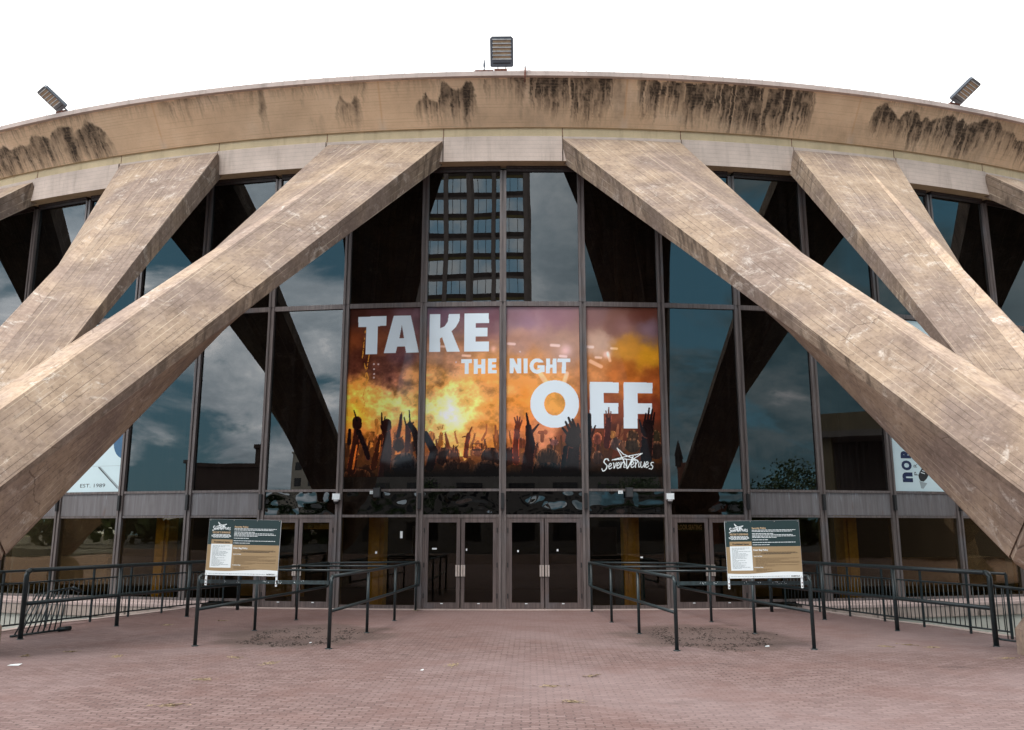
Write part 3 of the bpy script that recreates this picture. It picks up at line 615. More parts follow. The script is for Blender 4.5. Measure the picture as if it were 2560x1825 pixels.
pen('dark green pipe railing pen holding the notice board to the right of the double doors', [(2.86, -7.81), (2.57, -5.36), (2.27, -3.18), (2.04, -.6)], (2.02, -.30), [(4.98, -7.60), (4.62, -5.28), (4.27, -3.07)], (3.98, -.85), 0)
def handrail(lab, posts, loop):
    t = thing('handrail', lab, 'handrail', group='thick two bar handrails along the sunken area'); pipe_line(t, posts, loop, 1.12, .575, .042, .036, True)
handrail('thick dark handrail on the left running from the bicycle rack towards the doors', [(-7.87, -6.45), (-7.23, -4.19), (-6.64, -2.08)], (-6.12, -.25))
handrail('thick dark handrail on the right running from the buttress foot towards the doors', [(7.95, -7.15), (7.31, -4.78), (6.68, -2.53)], (6.10, -.55))
def guard(lab, pts, grp='baluster guard railings round the sunken area'):
    t = thing('guard_railing', lab, 'railing', group=grp)
    for p in pts: 
        mb = MB(); mb.box(p[0] - .018, p[0] + .018, p[1] - .018, p[1] + .018, 0, 1.05); mb.build('post', M['rail'], t)
    for z, r, nm in ((1.06, .022, 'top_rail'), (.84, .016, 'upper_bar'), (.115, .016, 'lower_bar')):
        mb = MB(); mb.tube([P3(p, z) for p in pts], r, 8); mb.build(nm, M['rail'], t)
    proto = None; V = [Vector((p[0], p[1], 0)) for p in pts]; cnt = 0
    for a_, b_ in zip(V, V[1:]):
        n = max(2, int((b_ - a_).length / .118))
        for i in range(1, n):
            p = a_.lerp(b_, i / n); 
            if proto is None:
                mb = MB(); mb.tube([(0, 0, .115), (0, 0, .84)], .0085, 6); proto = mb.mesh('baluster', M['rail'])
            if cnt < 100: link('baluster', proto, t, (p.x, p.y, 0)); cnt += 1
guard('thin dark baluster guard railing along the sunken area on the left', [(-6.75, .62), (-7.3, -.25), (-7.55, -1.13), (-7.89, -2.10), (-8.15, -3.30), (-8.51, -4.37), (-8.78, -5.5), (-9.05, -6.6)])
guard('thin dark baluster guard railing along the sunken area on the right', [(6.72, .6), (7.18, -.55), (7.47, -1.72), (7.78, -2.88), (8.10, -4.03), (8.44, -5.21), (8.72, -6.1)])
t = thing('gate_railing', 'short dark baluster railing between the right handrail post and the concrete foot', 'railing')
for z, r, nm in ((.935, .022, 'top_rail'), (.13, .017, 'lower_bar')):
    mb = MB(); mb.tube([(7.99, -7.1, z), (8.02, -7.15, z - .02), (8.9, -7.62, z - .12)], r, 8); mb.build(nm, M['rail'], t)
mb = MB(); mb.tube([(0, 0, .13), (0, 0, .93)], .0085, 6); pr = mb.mesh('baluster', M['rail'])
for i in range(1, 9): link('baluster', pr, t, (8.02 + .098 * i, -7.15 - .052 * i, -.013 * i))
# bicycle rack of slanting bars
t = thing('bicycle_rack', 'dark bicycle rack of slanting bars lying against the left guard railing', 'bike rack')
lo0, lo1 = Vector((-8.13, -6.28, .03)), Vector((-7.78, -5.02, .03)); up0, up1 = Vector((-8.0, -5.86, .70)), Vector((-7.86, -4.78, .74))
mb = MB(); mb.tube([lo0, lo1], .02, 8); mb.build('floor_bar', M['rail'], t)
mb = MB(); mb.tube([lo0.lerp(lo1, .84) + Vector((0, 0, .012)), lo1 + Vector((.02, .08, .012))], .04, 10); mb.build('bar_sleeve', M['rail'], t)
mb = MB(); mb.tube([up0.lerp(up1, .35), up1], .016, 8); mb.build('upper_bar', M['rail'], t)
mb = MB(); mb.tube([up1, up1 + Vector((.08, .16, -.07))], .034, 10); mb.build('bar_sleeve', M['rail'], t)
for i in range(9):
    a_, b_ = lo0.lerp(lo1, .06 + .1 * i), up0.lerp(up1, .06 + .1 * i); mb = MB(); mb.tube([a_, b_], .013, 8); mb.build('slanting_bar', M['rail'], t)

# ------------------------------------------------------------------ lettering
FONTC = {}
def text_mesh(body, mat, x0, x1, z0, z1, y, bold=.0, rot=False):
    """flat lettering fitted into the box (x0..x1, z0..z1) of the x-z plane at depth y"""
    cu = bpy.data.curves.new('lettering', 'FONT'); cu.body = body; cu.offset = bold; cu.resolution_u = 3
    ob = bpy.data.objects.new('lettering', cu); COL.objects.link(ob); dg = bpy.context.evaluated_depsgraph_get(); dg.update()
    me = bpy.data.meshes.new_from_object(ob.evaluated_get(dg)); bpy.data.objects.remove(ob); bpy.data.curves.remove(cu)
    co = np.array([v.co[:2] for v in me.vertices])
    if rot: co = np.stack([-co[:, 1], co[:, 0]], -1)
    mn, mx = co.min(0), co.max(0)
    for v, c in zip(me.vertices, co): v.co = (x0 + (c[0] - mn[0]) / (mx[0] - mn[0]) * (x1 - x0), y, z0 + (c[1] - mn[1]) / (mx[1] - mn[1]) * (z1 - z0))
    me.materials.clear(); me.materials.append(mat); return me
for o_, body_, a0_, a1_, z0_, z1_, wh_ in SIGNQ: link('lettering', text_mesh(body_, M['steel'] if wh_ else M['ink'], a0_, a1_, z0_ + .035, z1_ - .035, .058, .03), o_)
def smooth_pts(p, n=6):
    p = [np.array(q, float) for q in p]; out = []
    for i in range(len(p) - 1):
        a0, a1, a2, a3 = p[max(i - 1, 0)], p[i], p[i + 1], p[min(i + 2, len(p) - 1)]
        for t in np.linspace(0, 1, n, endpoint=False): out.append(.5 * ((2 * a1) + (a2 - a0) * t + (2 * a0 - 5 * a1 + 4 * a2 - a3) * t ** 2 + (3 * a1 - a0 - 3 * a2 + a3) * t ** 3))
    out.append(p[-1]); return out
GLY = {'S': [(1, .85), (.75, 1.02), (.35, .95), (.22, .72), (.5, .55), (.78, .35), (.6, .02), (.2, -.12), (-.05, .08)], 'e': [(0, .42), (.6, .55), (.7, .85), (.35, .98), (.05, .5), (.25, .02), (.65, .05), (1, .3)],
       'v': [(0, .9), (.2, .85), (.38, .05), (.85, 1.0)], 'n': [(0, .95), (.08, 0), (.12, .5), (.5, .98), (.72, .75), (.75, .12), (1, .12)], 'V': [(-.25, 1.1), (.05, 1.0), (.32, -.25), (1.05, 1.5)],
       'u': [(0, .95), (.06, .25), (.35, .0), (.72, .4), (.85, .95), (.82, .12), (1, .1)], 's': [(.8, .95), (.35, .95), (.3, .6), (.72, .4), (.6, -.02), (-.05, .02)]}
# strokes in the units of the printed logo (x right, y down)
LOGO = []
for ch, x0, x1, yb, h in (('S', 1806, 1846, 1180, 70), ('e', 1848, 1872, 1174, 36), ('v', 1876, 1902, 1172, 38), ('e', 1902, 1926, 1170, 38), ('n', 1928, 1960, 1168, 40), ('V', 1962, 2004, 1160, 46), ('e', 1996, 2022, 1164, 38), ('n', 2026, 2058, 1164, 40), ('u', 2062, 2092, 1164, 38), ('e', 2094, 2118, 1164, 38), ('s', 2122, 2152, 1172, 42)):
    LOGO.append(([(x0 + (q[0] + .12 * q[1]) * (x1 - x0), yb - q[1] * h) for q in smooth_pts(GLY[ch])], 6.5 if ch in 'SV' else 5.2))
for ln in (((1906, 1037), (1950, 1078), (2045, 1119)), ((1872, 1116), (1960, 1094), (2074, 1072)), ((2074, 1072), (2020, 1105), (1974, 1168)), ((1906, 1037), (1935, 1090), (1974, 1168)), ((1872, 1116), (1950, 1108), (2045, 1119))): LOGO.append((list(ln), 5.5))
def ribbons(mb, strokes, fx, y, wscale):
    for i, (pts, w) in enumerate(strokes):
        yy = y - i * .00025; P = [np.array(fx(p)) for p in pts]; n = len(P); off = []
        for k in range(n):
            d = P[min(k + 1, n - 1)] - P[max(k - 1, 0)]; d = d / (np.hypot(*d) + 1e-9); off.append(np.array([-d[1], d[0]]) * w * wscale / 2)
        for k in range(n - 1):
            q = [P[k] + off[k], P[k + 1] + off[k + 1], P[k + 1] - off[k + 1], P[k] - off[k]]; mb.face([(c[0], yy, c[1]) for c in q])

# ------------------------------------------------------------------ notice boards
def board(lab, loc, roll):
    t = thing('notice_board', lab, 'sign', loc, 0, 'notice boards on the queue railings'); t.rotation_euler = (0, roll, 0)
    W_, H_ = 1.145, .865; X = lambda u: -W_ / 2 + u * W_; Z = lambda v: H_ * (1 - v)
    mb = MB(); mb.box(-W_ / 2, W_ / 2, -.004, .004, 0, H_, mi=0); mb.build('board', M['grey'], t)
    def rect(mb, u0, u1, v0, v1, y, mi=0): mb.face([(X(u0), y, Z(v1)), (X(u1), y, Z(v1)), (X(u1), y, Z(v0)), (X(u0), y, Z(v0))], None, mi)
    mb = MB(); rect(mb, .002, .998, .003, .455, -.0045); mb.build('green_panel', M['green'], t)
    mb = MB(); rect(mb, .002, .998, .456, .95, -.0045); mb.build('tan_panel', M['tan'], t)
    mb = MB(); N = 40
    for i in range(N):
        f = lambda u: .908 + .016 * math.sin(u * 5.6 + .3)
        u0, u1 = .002 + .996 * i / N, .002 + .996 * (i + 1) / N
        mb.face([(X(u0), -.0055, Z(.997)), (X(u1), -.0055, Z(.997)), (X(u1), -.0055, Z(f(u1))), (X(u0), -.0055, Z(f(u0)))])
    mb.build('white_wave', M['white'], t)
    mb = MB(); rect(mb, .052, .345, .445, .865, -.0055); mb.build('white_list_panel', M['white'], t)
    mb = MB(); rect(mb, .052, .345, .365, .444, -.0055); mb.build('tan_heading_panel', M['tan'], t)
    def txt(body, mat, u0, u1, v0, v1, bold=.02): link('lettering', text_mesh(body, mat, X(u0), X(u1), Z(v1), Z(v0), -.0075, bold), t)
    txt('WELCOME TO SEVENVENUES', M['tanhi'], .058, .306, .222, .256, .02); txt('Security Policy', M['tanhi'], .36, .552, .118, .156, .03); txt('Prohibited Items', M['ink'], .09, .308, .392, .424, .03)
    txt('Clear Bag Policy', M['white'], .36, .562, .497, .536, .03); txt('Approved Bags:', M['white'], .365, .478, .612, .632, .03); txt('Prohibited Bags:', M['white'], .365, .482, .805, .825, .03); txt('NORFOLK', M['ink'], .845, .962, .956, .982, .03)
    mb = MB(); ribbons(mb, LOGO, lambda p: (X(.05 + (p[0] - 1800) / 360 * .262), Z(.05 + (p[1] - 1035) / 160 * .165)), -.0075, W_ * .262 / 360 * 1.7); mb.build('logo_lettering', M['white'], t)
    rr = random.Random(5)
    def lines(mat, spec, h):
        mb = MB(); 
        for u0, u1, v in spec:
            u = u0
            while u < u1 - .008:
                w = rr.uniform(.012, .045); e = min(u + w, u1); rect(mb, u, e, v - h / 2, v + h / 2, -.0072); u = e + .006
        mb.build('small_print', mat, t)
    lines(M['white'], [(.36, .945, .168), (.36, .90, .190), (.36, .645, .228), (.36, .905, .252), (.36, .94, .275), (.36, .69, .297), (.36, .58, .337), (.36, .935, .383), (.36, .595, .423), (.065, .30, .276), (.045, .32, .293), (.048, .318, .309), (.072, .292, .325)], .0095)
    lines(M['ink'], [(.47, .955, .566), (.36, .86, .582)], .008)
    lines(M['inkbrown'], [(.36, .93, .549)] + [(.385, u, .655 + .0195 * i) for i, u in enumerate((.965, .83, .72, .965, .965, .54, .955, .64))] + [(.385, u, .845 + .018 * i) for i, u in enumerate((.61, .53, .70))], .0065)
    lines(M['inkgrey'], [(.075, .075 + w, .476 + .0196 * i) for i, w in enumerate((.245, .17, .085, .25, .095, .20, .225, .20, .175, .205, .055, .175, .08, .195, .115, .18, .17, .24, .115))] + [(.045, .83, .968)], .007)
    mb = MB()
    for u in (.02, .345, .67, .98):
        for v in (.02, .975):
            mb.face([(X(u) + .006 * math.cos(k), -.0088, Z(v) + .006 * math.sin(k)) for k in [i * PI / 4 for i in range(8)]])
    mb.build('screw_heads', M['steel'], t)
    for sx in (-1, 1):
        mb = MB(); mb.box(sx * .556 - .014, sx * .556 + .014, .0045, .03, -.155, H_ - .02); p = mb.build('support_strip', M['white'], t)
        mb = MB(); mb.lathe([(.009, 0), (.009, .006), (0, .007)], (0, 0, 0), 8); 
        for z in (-.075, -.125):
            b2 = mb.mesh('bolt', M['rust']); o = link('bolt', b2, p, (sx * .556, .0040, z)); o.rotation_euler = (PI / 2, 0, 0)
    return t
board('green and tan notice board on the left railing pen, tilting down to its right', (-3.884, -7.57, 1.083), .019)
board('green and tan notice board on the right railing pen, tilting up to its right', (4.248, -7.80, 1.063), -.014)

# ------------------------------------------------------------------ concert banner on four panes (printed film)
KEY = [(120,120,75,40,35),(300,110,85,48,50),(480,120,110,80,95),(120,300,110,50,25),(300,300,120,65,45),(450,430,95,60,75),(120,450,72,30,24),(300,520,58,26,28),(400,560,85,45,45),(120,680,200,130,30),(250,700,220,150,50),(130,800,215,160,20),(350,760,235,185,80),(500,560,170,115,60),(520,780,245,190,80),(120,960,170,90,20),(400,960,190,100,30),
 (680,100,105,80,105),(1000,110,115,80,100),(760,420,150,105,80),(680,600,190,130,55),(790,790,255,242,170),(680,760,240,195,100),(900,720,240,190,90),(1050,620,185,120,50),(1050,800,200,130,45),(790,960,240,190,90),(1000,960,200,120,40),(1250,150,140,110,130),(1500,120,145,105,125),(1250,300,170,130,120),(1550,330,170,135,125),(1250,500,190,125,60),(1250,750,200,120,35),(1250,900,190,100,40),(1500,740,205,140,50),(1400,950,200,120,80),(1600,960,120,55,30),
 (1760,120,140,105,110),(1900,200,135,95,90),(2100,120,110,60,50),(2130,220,120,95,110),(1800,330,190,160,150),(2000,380,190,130,40),(2130,430,200,140,20),(1760,520,175,110,60),(1950,540,165,85,25),(2150,560,150,70,25),(1800,800,130,55,25),(2100,800,110,40,25),(1900,950,90,40,25),(2150,950,60,30,22)]
def seg(x, y, pts, w0, w1):
    d = np.full(x.shape, 1e9); n = len(pts) - 1
    for i in range(n):
        (ax, ay), (bx, by) = pts[i], pts[i + 1]; L2 = (bx - ax) ** 2 + (by - ay) ** 2 + 1e-9; t = np.clip(((x - ax) * (bx - ax) + (y - ay) * (by - ay)) / L2, 0, 1)
        w = w0 + (w1 - w0) * (i + t) / n; d = np.minimum(d, np.hypot(x - ax - t * (bx - ax), y - ay - t * (by - ay)) - w / 2)
    return d
def inpoly(x, y, P):
    r = np.zeros(x.shape, bool); n = len(P)
    for i in range(n):
        (x0, y0), (x1, y1) = P[i], P[(i + 1) % n]
        if y0 == y1: continue
        c = ((y0 > y) != (y1 > y)) & (x < (x1 - x0) * (y - y0) / (y1 - y0) + x0); r ^= c
    return r
def rectp(x0, y0, x1, y1): return [(x0, y0), (x1, y0), (x1, y1), (x0, y1)]
F_ = lambda o: [(1725 + o, 595), (1918 + o, 597), (1918 + o, 668), (1818 + o, 668), (1818 + o, 738), (1915 + o, 738), (1915 + o, 808), (1818 + o, 808), (1818 + o, 908), (1725 + o, 908)]
LET = [[(157,133),(345,131),(345,199),(288,201),(284,396),(205,396),(212,204),(157,205)], [(395,130),(508,130),(563,390),(478,390),(470,346),(418,346),(408,391),(328,391)],
 [(635,125),(706,125),(706,224),(735,212),(757,180),(765,125),(840,125),(836,172),(812,217),(783,246),(840,388),(752,388),(720,287),(706,294),(706,388),(632,388)], [(870,122),(1035,122),(1035,190),(947,190),(947,225),(1025,225),(1025,285),(947,285),(947,318),(1036,318),(1036,387),(868,387)],
 rectp(850,440,922,466), rectp(872,440,899,540), rectp(933,440,960,540), rectp(984,440,1011,540), rectp(933,479,1011,502), rectp(1030,438,1057,539), rectp(1030,438,1087,461), rectp(1030,478,1082,499), rectp(1030,516,1088,539),
 rectp(1180,438,1206,538), rectp(1232,438,1258,538), [(1180,438),(1208,438),(1258,538),(1230,538)], rectp(1274,438,1300,538), rectp(1425,438,1452,538), rectp(1470,438,1496,538), rectp(1425,477,1496,500), rectp(1502,438,1588,462), rectp(1532,438,1559,538), rectp(1368,482,1415,502), rectp(1392,482,1415,530), F_(0), F_(226)]
DK = (26, 15, 18)
ARMS = [([(110,1180),(140,1000),(150,880)],64,36,(58,24,16)), ([(150,880),(150,850)],66,62,(40,18,16)), ([(150,850),(128,780)],13,8,DK), ([(122,1170),(148,1015)],12,10,(232,110,30)), ([(225,1100),(205,1030),(160,925)],34,38,DK), ([(95,1000),(100,910)],30,20,DK), ([(330,1230),(352,1050),(345,905)],84,58,(48,21,20)), ([(345,890),(350,870)],78,62,(44,18,18)), ([(318,870),(315,800)],15,10,DK), ([(335,850),(338,826)],11,8,DK), ([(260,1160),(312,960)],44,40,(70,32,18)), ([(285,930),(280,850)],20,26,(200,120,40)),
 ([(425,955),(440,880),(446,815)],32,18,(46,20,18)), ([(446,830),(450,800)],9,6,DK), ([(485,1050),(495,890)],30,42,(70,26,20)), ([(478,880),(466,832)],12,9,DK), ([(505,860),(500,786)],12,8,DK), ([(515,880),(528,866)],14,10,DK), ([(575,1110),(535,925),(505,880)],46,40,DK), ([(300,1060),(310,985)],6,5,(240,130,40)), ([(640,1165),(668,1060),(608,945)],64,46,DK), ([(655,1020),(690,1080)],14,14,(30,18,18)),
 ([(712,1010),(713,940)],40,18,(150,85,25)), ([(700,915),(690,900)],6,4,(150,85,25)), ([(722,910),(728,885)],6,4,(150,85,25)), ([(765,1030),(745,945)],26,14,(120,55,22)), ([(795,1060),(800,1020)],14,9,(90,40,20)), ([(880,1090),(890,1000),(900,950)],34,30,(100,40,20)), ([(900,950),(922,900)],14,8,(120,50,20)), ([(880,960),(860,965)],10,8,(100,40,20)), ([(990,985),(1020,930),(1020,882)],16,10,(170,90,35)), ([(1085,985),(1080,890)],20,12,(160,85,40)), ([(925,1010),(988,1010),(988,1050),(925,1050),(925,1010)],6,6,(40,20,15)),
 ([(1225,1130),(1222,1020),(1234,900)],46,40,(96,36,22)), ([(1232,900),(1214,838)],14,10,(110,45,25)), ([(1236,895),(1232,828)],14,10,(110,45,25)), ([(1242,895),(1250,834)],14,10,(110,45,25)), ([(1246,905),(1264,856)],14,9,(110,45,25)), ([(1295,1200),(1322,1010),(1308,900)],84,42,(36,19,20)), ([(1310,900),(1294,808)],24,12,(34,18,18)), ([(1335,930),(1376,882)],20,11,(60,30,28)), ([(1600,1190),(1606,1000)],104,92,DK), ([(1608,985),(1612,950)],110,92,DK), ([(1585,965),(1537,905)],24,15,DK), ([(1590,930),(1558,866)],24,15,DK), ([(1606,915),(1578,838)],24,15,DK), ([(1626,915),(1604,850)],24,16,DK), ([(1650,930),(1640,880)],24,16,DK), ([(1540,1180),(1560,1040)],40,36,DK),
 ([(1700,1120),(1716,960),(1718,820)],60,34,DK), ([(1735,960),(1762,890)],20,10,(60,28,22)), ([(1838,1020),(1845,900),(1850,825)],44,40,(70,32,28)), ([(1850,830),(1852,768)],14,9,(120,60,35)), ([(1835,815),(1832,790)],10,8,(110,55,35)), ([(1864,815),(1866,795)],10,8,(110,55,35)), ([(1905,950),(1914,882)],22,12,(150,85,50)), ([(1935,975),(1946,890)],24,12,(140,80,45)), ([(1915,975),(1960,925)],12,10,(120,60,35)), ([(2100,1100),(2112,930)],84,80,DK), ([(2110,930),(2115,880)],84,74,DK), ([(2088,880),(2100,806)],18,11,DK), ([(2110,865),(2122,770)],18,11,DK), ([(2130,865),(2144,776)],18,11,DK), ([(2146,875),(2158,800)],17,10,DK), ([(2078,930),(2056,850)],20,11,DK), ([(1385,935),(1420,935)],34,34,(150,80,50)), ([(1400,990),(1402,940)],26,26,(140,75,45))]
HEADS = [(430,1010,42,48,(50,26,18)),(475,1150,88,84,(22,26,34)),(530,1025,32,34,(60,30,20)),(255,960,30,38,(150,85,30)),(285,1000,30,44,(120,60,22)),(150,1215,92,46,(60,30,16)),(740,1095,62,62,(36,20,18)),(795,1100,44,50,(80,40,22)),(790,1170,60,56,(42,26,22)),(870,1165,46,44,(50,28,20)),(1050,1100,66,66,(40,22,18)),(1020,1180,90,60,(26,18,18)),(985,1030,26,26,(130,70,30)),(1180,1090,46,60,(60,28,18)),(1265,1005,38,36,(110,52,28)),(1330,1060,50,44,(80,38,22)),(1440,1125,92,88,(52,32,20)),(1450,1200,150,66,(22,16,18)),(1690,1000,26,26,(120,60,30)),(1775,975,30,40,(112,54,38)),(1875,948,24,26,(176,112,50)),(1905,1010,44,44,(74,56,52)),(1950,1022,32,34,(96,62,44)),(2010,958,40,42,(62,40,24)),(2010,1020,52,48,(50,38,28)),(1775,1100,36,44,(62,42,34)),(2165,960,34,44,(46,40,26)),(2170,1050,50,60,(34,26,24)),(1480,1000,30,22,(120,70,60)),(1330,990,24,22,(150,85,50)),(960,1060,30,34,(110,55,28)),(650,960,26,34,(170,100,35))]
def banner_colors(x, y):
    num = np.zeros(x.shape + (3,)); den = np.zeros(x.shape); wx = x + 90 * (fbm(x / 90, y / 90, 3) - .5); wy = y + 90 * (fbm(x / 90 + 9, y / 90, 4) - .5)
    for kx, ky, r, g, b in KEY:
        w = 1 / (((wx - kx) ** 2 + (wy - ky) ** 2) / 9000 + .25) ** 2.2; num += w[..., None] * np.array([r, g, b]); den += w
    c = num / den[..., None]; sm = fbm(x / 70, y / 60, 5, 6, .6); amt = np.clip((y - 380) / 250, .25, 1) * np.clip((1250 - x) / 500, .3, 1)
    c = c * np.array([1.0, 1.0, .92]) + (np.exp(-((y - 660) / 300) ** 2) * np.clip(.45 + (sm - .42) * 2, 0, 1) * np.clip((1900 - x) / 900, .35, 1))[..., None] * np.array([62, 42, 22]); c *= (1.04 + (sm - .47) * 1.15 * amt)[..., None]; yl = np.exp(-(((x - 640) / 620) ** 2 + ((y - 820) / 250) ** 2)) * np.clip(.55 + (sm - .42) * 2.2, 0, 1.3); c += yl[..., None] * np.array([24, 20, 28])
    rs = np.random.default_rng(12)
    for bx, by, br, s_ in ((1330, 200, 95, 26), (1960, 215, 80, 24), (2120, 230, 60, 24), (1560, 380, 40, 60), (1840, 410, 22, 80), (1065, 370, 22, 60)): c += (np.exp(-((x - bx) ** 2 + (y - by) ** 2) / br ** 2) * s_)[..., None] * np.array([.8, .8, 1.1])
    for pts, w_ in (([(1170, 335), (1212, 338)], 9), ([(1460, 345), (1510, 348)], 11), ([(860, 415), (908, 417)], 8), ([(1700, 355), (1745, 357)], 9), ([(1765, 428), (1800, 430)], 7), ([(1730, 455), (1800, 490)], 16), ([(1520, 420), (1560, 424)], 9), ([(715, 350), (735, 352)], 8), ([(1375, 520), (1425, 600)], 26), ([(1565, 540), (1550, 590)], 20), ([(1845, 395), (1860, 450)], 10), ([(1870, 364), (1905, 366)], 7)):
        c += (np.clip(1 - seg(x, y, pts, w_, w_) / 8, 0, 1) * 70)[..., None] * np.array([.8, .95, 1.1])
    for px_, py_ in ((262, 465), (292, 466), (263, 500), (264, 533), (262, 558), (815, 460), (1250, 390)): c = np.where(((x - px_) ** 2 + (y - py_) ** 2 < 36)[..., None], np.array([210, 190, 185]), c)
    tr = (seg(x, y, [(205, 230), (185, 420), (225, 560), (190, 680), (205, 800)], 7, 7) < 0) | (seg(x, y, [(230, 400), (205, 560), (225, 640), (180, 800)], 6, 6) < 0)
    c = np.where((tr & (fbm(x / 12, y / 12, 8, 2) > .45))[..., None], np.array([225, 150, 45]), c)
    m = np.zeros(x.shape, bool)
    for P in LET: m |= inpoly(x, y, P)
    m &= ~inpoly(x, y, [(432, 290), (464, 290), (449, 196)])
    gd = ((x - 1365) / 50) ** 2 + ((y - 488) / 52) ** 2; gi = ((x - 1365) / 24) ** 2 + ((y - 488) / 27) ** 2; m |= (gd < 1) & (gi > 1) & ~((x > 1368) & (y > 463) & (y < 484)); m &= ~((gi < 1) & ~((x > 1368) & (y > 482) & (y < 502)))
    m |= (((x - 1484) / 164) ** 2 + ((y - 745) / 160) ** 2 < 1) & (((x - 1484) / 71) ** 2 + ((y - 745) / 78) ** 2 > 1)
    c = np.where(m[..., None], np.array([214, 242, 249]), c)
    # crowd : small far heads first, then the named heads and arms
    for i in range(150):
        hx = rs.uniform(60, 2210); hy = 985 + rs.random() ** .7 * 230; hr = 12 + (hy - 960) * .14; d = np.hypot((x - hx) / hr, (y - hy) / (hr * 1.2)); k = (hy - 985) / 230; glow = max(0, 1 - abs(hx - 800) / 900)
        colr = np.array([185, 100, 38]) * (1 - k) * (.5 + .6 * glow) + np.array([46, 27, 20]) * k; body = (np.abs(x - hx) < hr * 1.9) & (y > hy + hr * .9) & (y < hy + hr * 4); rim = np.clip((d - .72) / .28, 0, 1) * (d < 1) * (y < hy) * np.clip((fbm(x / 14, y / 10, 60 + i % 5, 3) - .42) * 5, 0, 1)
        c = np.where(((d < 1) | body)[..., None], colr * (.85 + .3 * fbm(x / 16, y / 16, 30 + i % 7, 2))[..., None], c); c = c + rim[..., None] * np.array([120, 66, 24]) * (.25 + glow)
    for i in range(70):
        ax = rs.uniform(60, 2200); ay = rs.uniform(930, 1060); L = rs.uniform(60, 120); dx = rs.uniform(-22, 22); k = (ay - 930) / 130; glow = max(0, 1 - abs(ax - 800) / 800); w_ = 9 + 9 * k
        col = np.array([175, 98, 40]) * (1 - k) * (.5 + .6 * glow) + np.array([60, 30, 22]) * k; tip = (ax + dx * .4, ay - 8); dd = seg(x, y, [(ax - dx, ay + L), (ax, ay + L * .35), tip], w_ * 1.5, w_)
        for f_ in (-.9, -.3, .3, .9): dd = np.minimum(dd, seg(x, y, [tip, (tip[0] + f_ * w_ * .9, tip[1] - w_ * rs.uniform(.7, 1.5))], w_ * .34, w_ * .22))
        c = np.where((dd < 0)[..., None], col, c)
    for hx, hy, rx, ry, col in HEADS:
        d = np.hypot((x - hx) / rx, (y - hy) / ry); n = fbm(x / 9, y / 22, 40, 3); c = np.where((d < 1)[..., None], np.array(col) * (.6 + .8 * n)[..., None], c); rim = np.clip((d - .6) / .4, 0, 1) * (d < 1) * (y < hy + ry * .2) * np.clip((n - .36) * 4, 0, 1); c = c + rim[..., None] * np.array([112, 66, 34])
    for pts, w0, w1, col in ARMS:
        d = seg(x, y, pts, w0, w1); c = np.where((d < 0)[..., None], np.array(col) * (.75 + .5 * fbm(x / 14, y / 30, 50, 3))[..., None], c)
        if w0 > 30: rim = (d < 0) & (d > -4) & (fbm(x / 20, y / 20, 51, 2) > .5); c = np.where(rim[..., None], np.minimum(255, np.array(col) * 1.6 + np.array([60, 26, 8])), c)
    k = np.clip((y - 1105) / 110, 0, 1) ** 1.2; k = np.where(x < 330, k * .45, k); c = c * (1 - k)[..., None] + np.array([11, 12, 13]) * k[..., None]
    lum = c @ np.array([.35, .5, .15]); hz = np.clip((fbm(x / 160 + 3, y / 120, 91, 4) - .3) * 1.6, 0, 1) * np.exp(-((y - 620) / 330) ** 2); c = (c * .86 + .14 * lum[..., None] * np.array([1.08, .98, .82])) * np.array([1.0, .965, 1.0]) + (hz * (c.min(-1) < 190))[..., None] * np.array([22, 18, 14])
    d = np.full(x.shape, 1e9)
    for pts, w in LOGO: d = np.minimum(d, seg(x, y, pts, w, w))
    c = np.where((d < 0)[..., None], np.array([236, 244, 246]), c)
    c = np.clip(c, 0, 255) / 255; c = np.where(c <= .04045, c / 12.92, ((c + .055) / 1.055) ** 2.4)
    c = c * np.where(c.min(-1, keepdims=True) > .6, 1.04, (.90 + .34 * np.clip(c[..., :1] - c[..., 2:], 0, 1)))
    return np.clip(c / np.maximum(1, c.max(-1, keepdims=True) / .93), 0, .93)
t_ = NT('printed_window_film'); vc = t_.n.new('ShaderNodeVertexColor'); vc.layer_name = 'print'
nrm = t_.bump(t_.noise(t_.pos(), .42, 2), 1.0, .012); M['film'] = t_.out(vc.outputs[0], .04, nrm, spec=.25)
banner = thing('concert_banner', 'concert crowd window banner reading TAKE THE NIGHT OFF across four panes above the doors', 'banner')
PX = {-2: (100, 575, 60, 556), -1: (618, 1108, 601, 1106), 0: (1155, 1647, 1158, 1666), 1: (1697, 2178, 1714, 2214)}
for k, (tl, tr_, bl, br) in PX.items():
    nx, nz = 185, 420; s_ = np.linspace(-HX + .006, HX - .006, nx + 1); z_ = np.linspace(3.062, 7.242, nz + 1); S2, Z2 = np.meshgrid(s_, z_, indexing='ij')
    fu = (S2 + HX) / (2 * HX); fv = (7.262 - Z2) / (7.262 - 3.062); x = (tl + (tr_ - tl) * fu) * (1 - fv) + (bl + (br - bl) * fu) * fv; y = 72 + 1153 * fv
    C = banner_colors(x, y); V = np.stack([S2, np.full(S2.shape, -.010), Z2], -1).reshape(-1, 3)
    i2, j2 = np.meshgrid(np.arange(nx), np.arange(nz), indexing='ij'); q = (i2 * (nz + 1) + j2).ravel(); F = np.stack([q, q + nz + 1, q + nz + 2, q + 1], -1)
    me = bpy.data.meshes.new('banner_panel'); me.from_pydata(V.tolist(), [], F.tolist()); ca = me.color_attributes.new('print', 'FLOAT_COLOR', 'POINT')
    ca.data.foreach_set('color', np.concatenate([C.reshape(-1, 3), np.ones((C.shape[0] * C.shape[1], 1))], 1).ravel()); me.materials.append(M['film'])
    place('banner_panel', me, (k + .5) * DL, banner, RB)

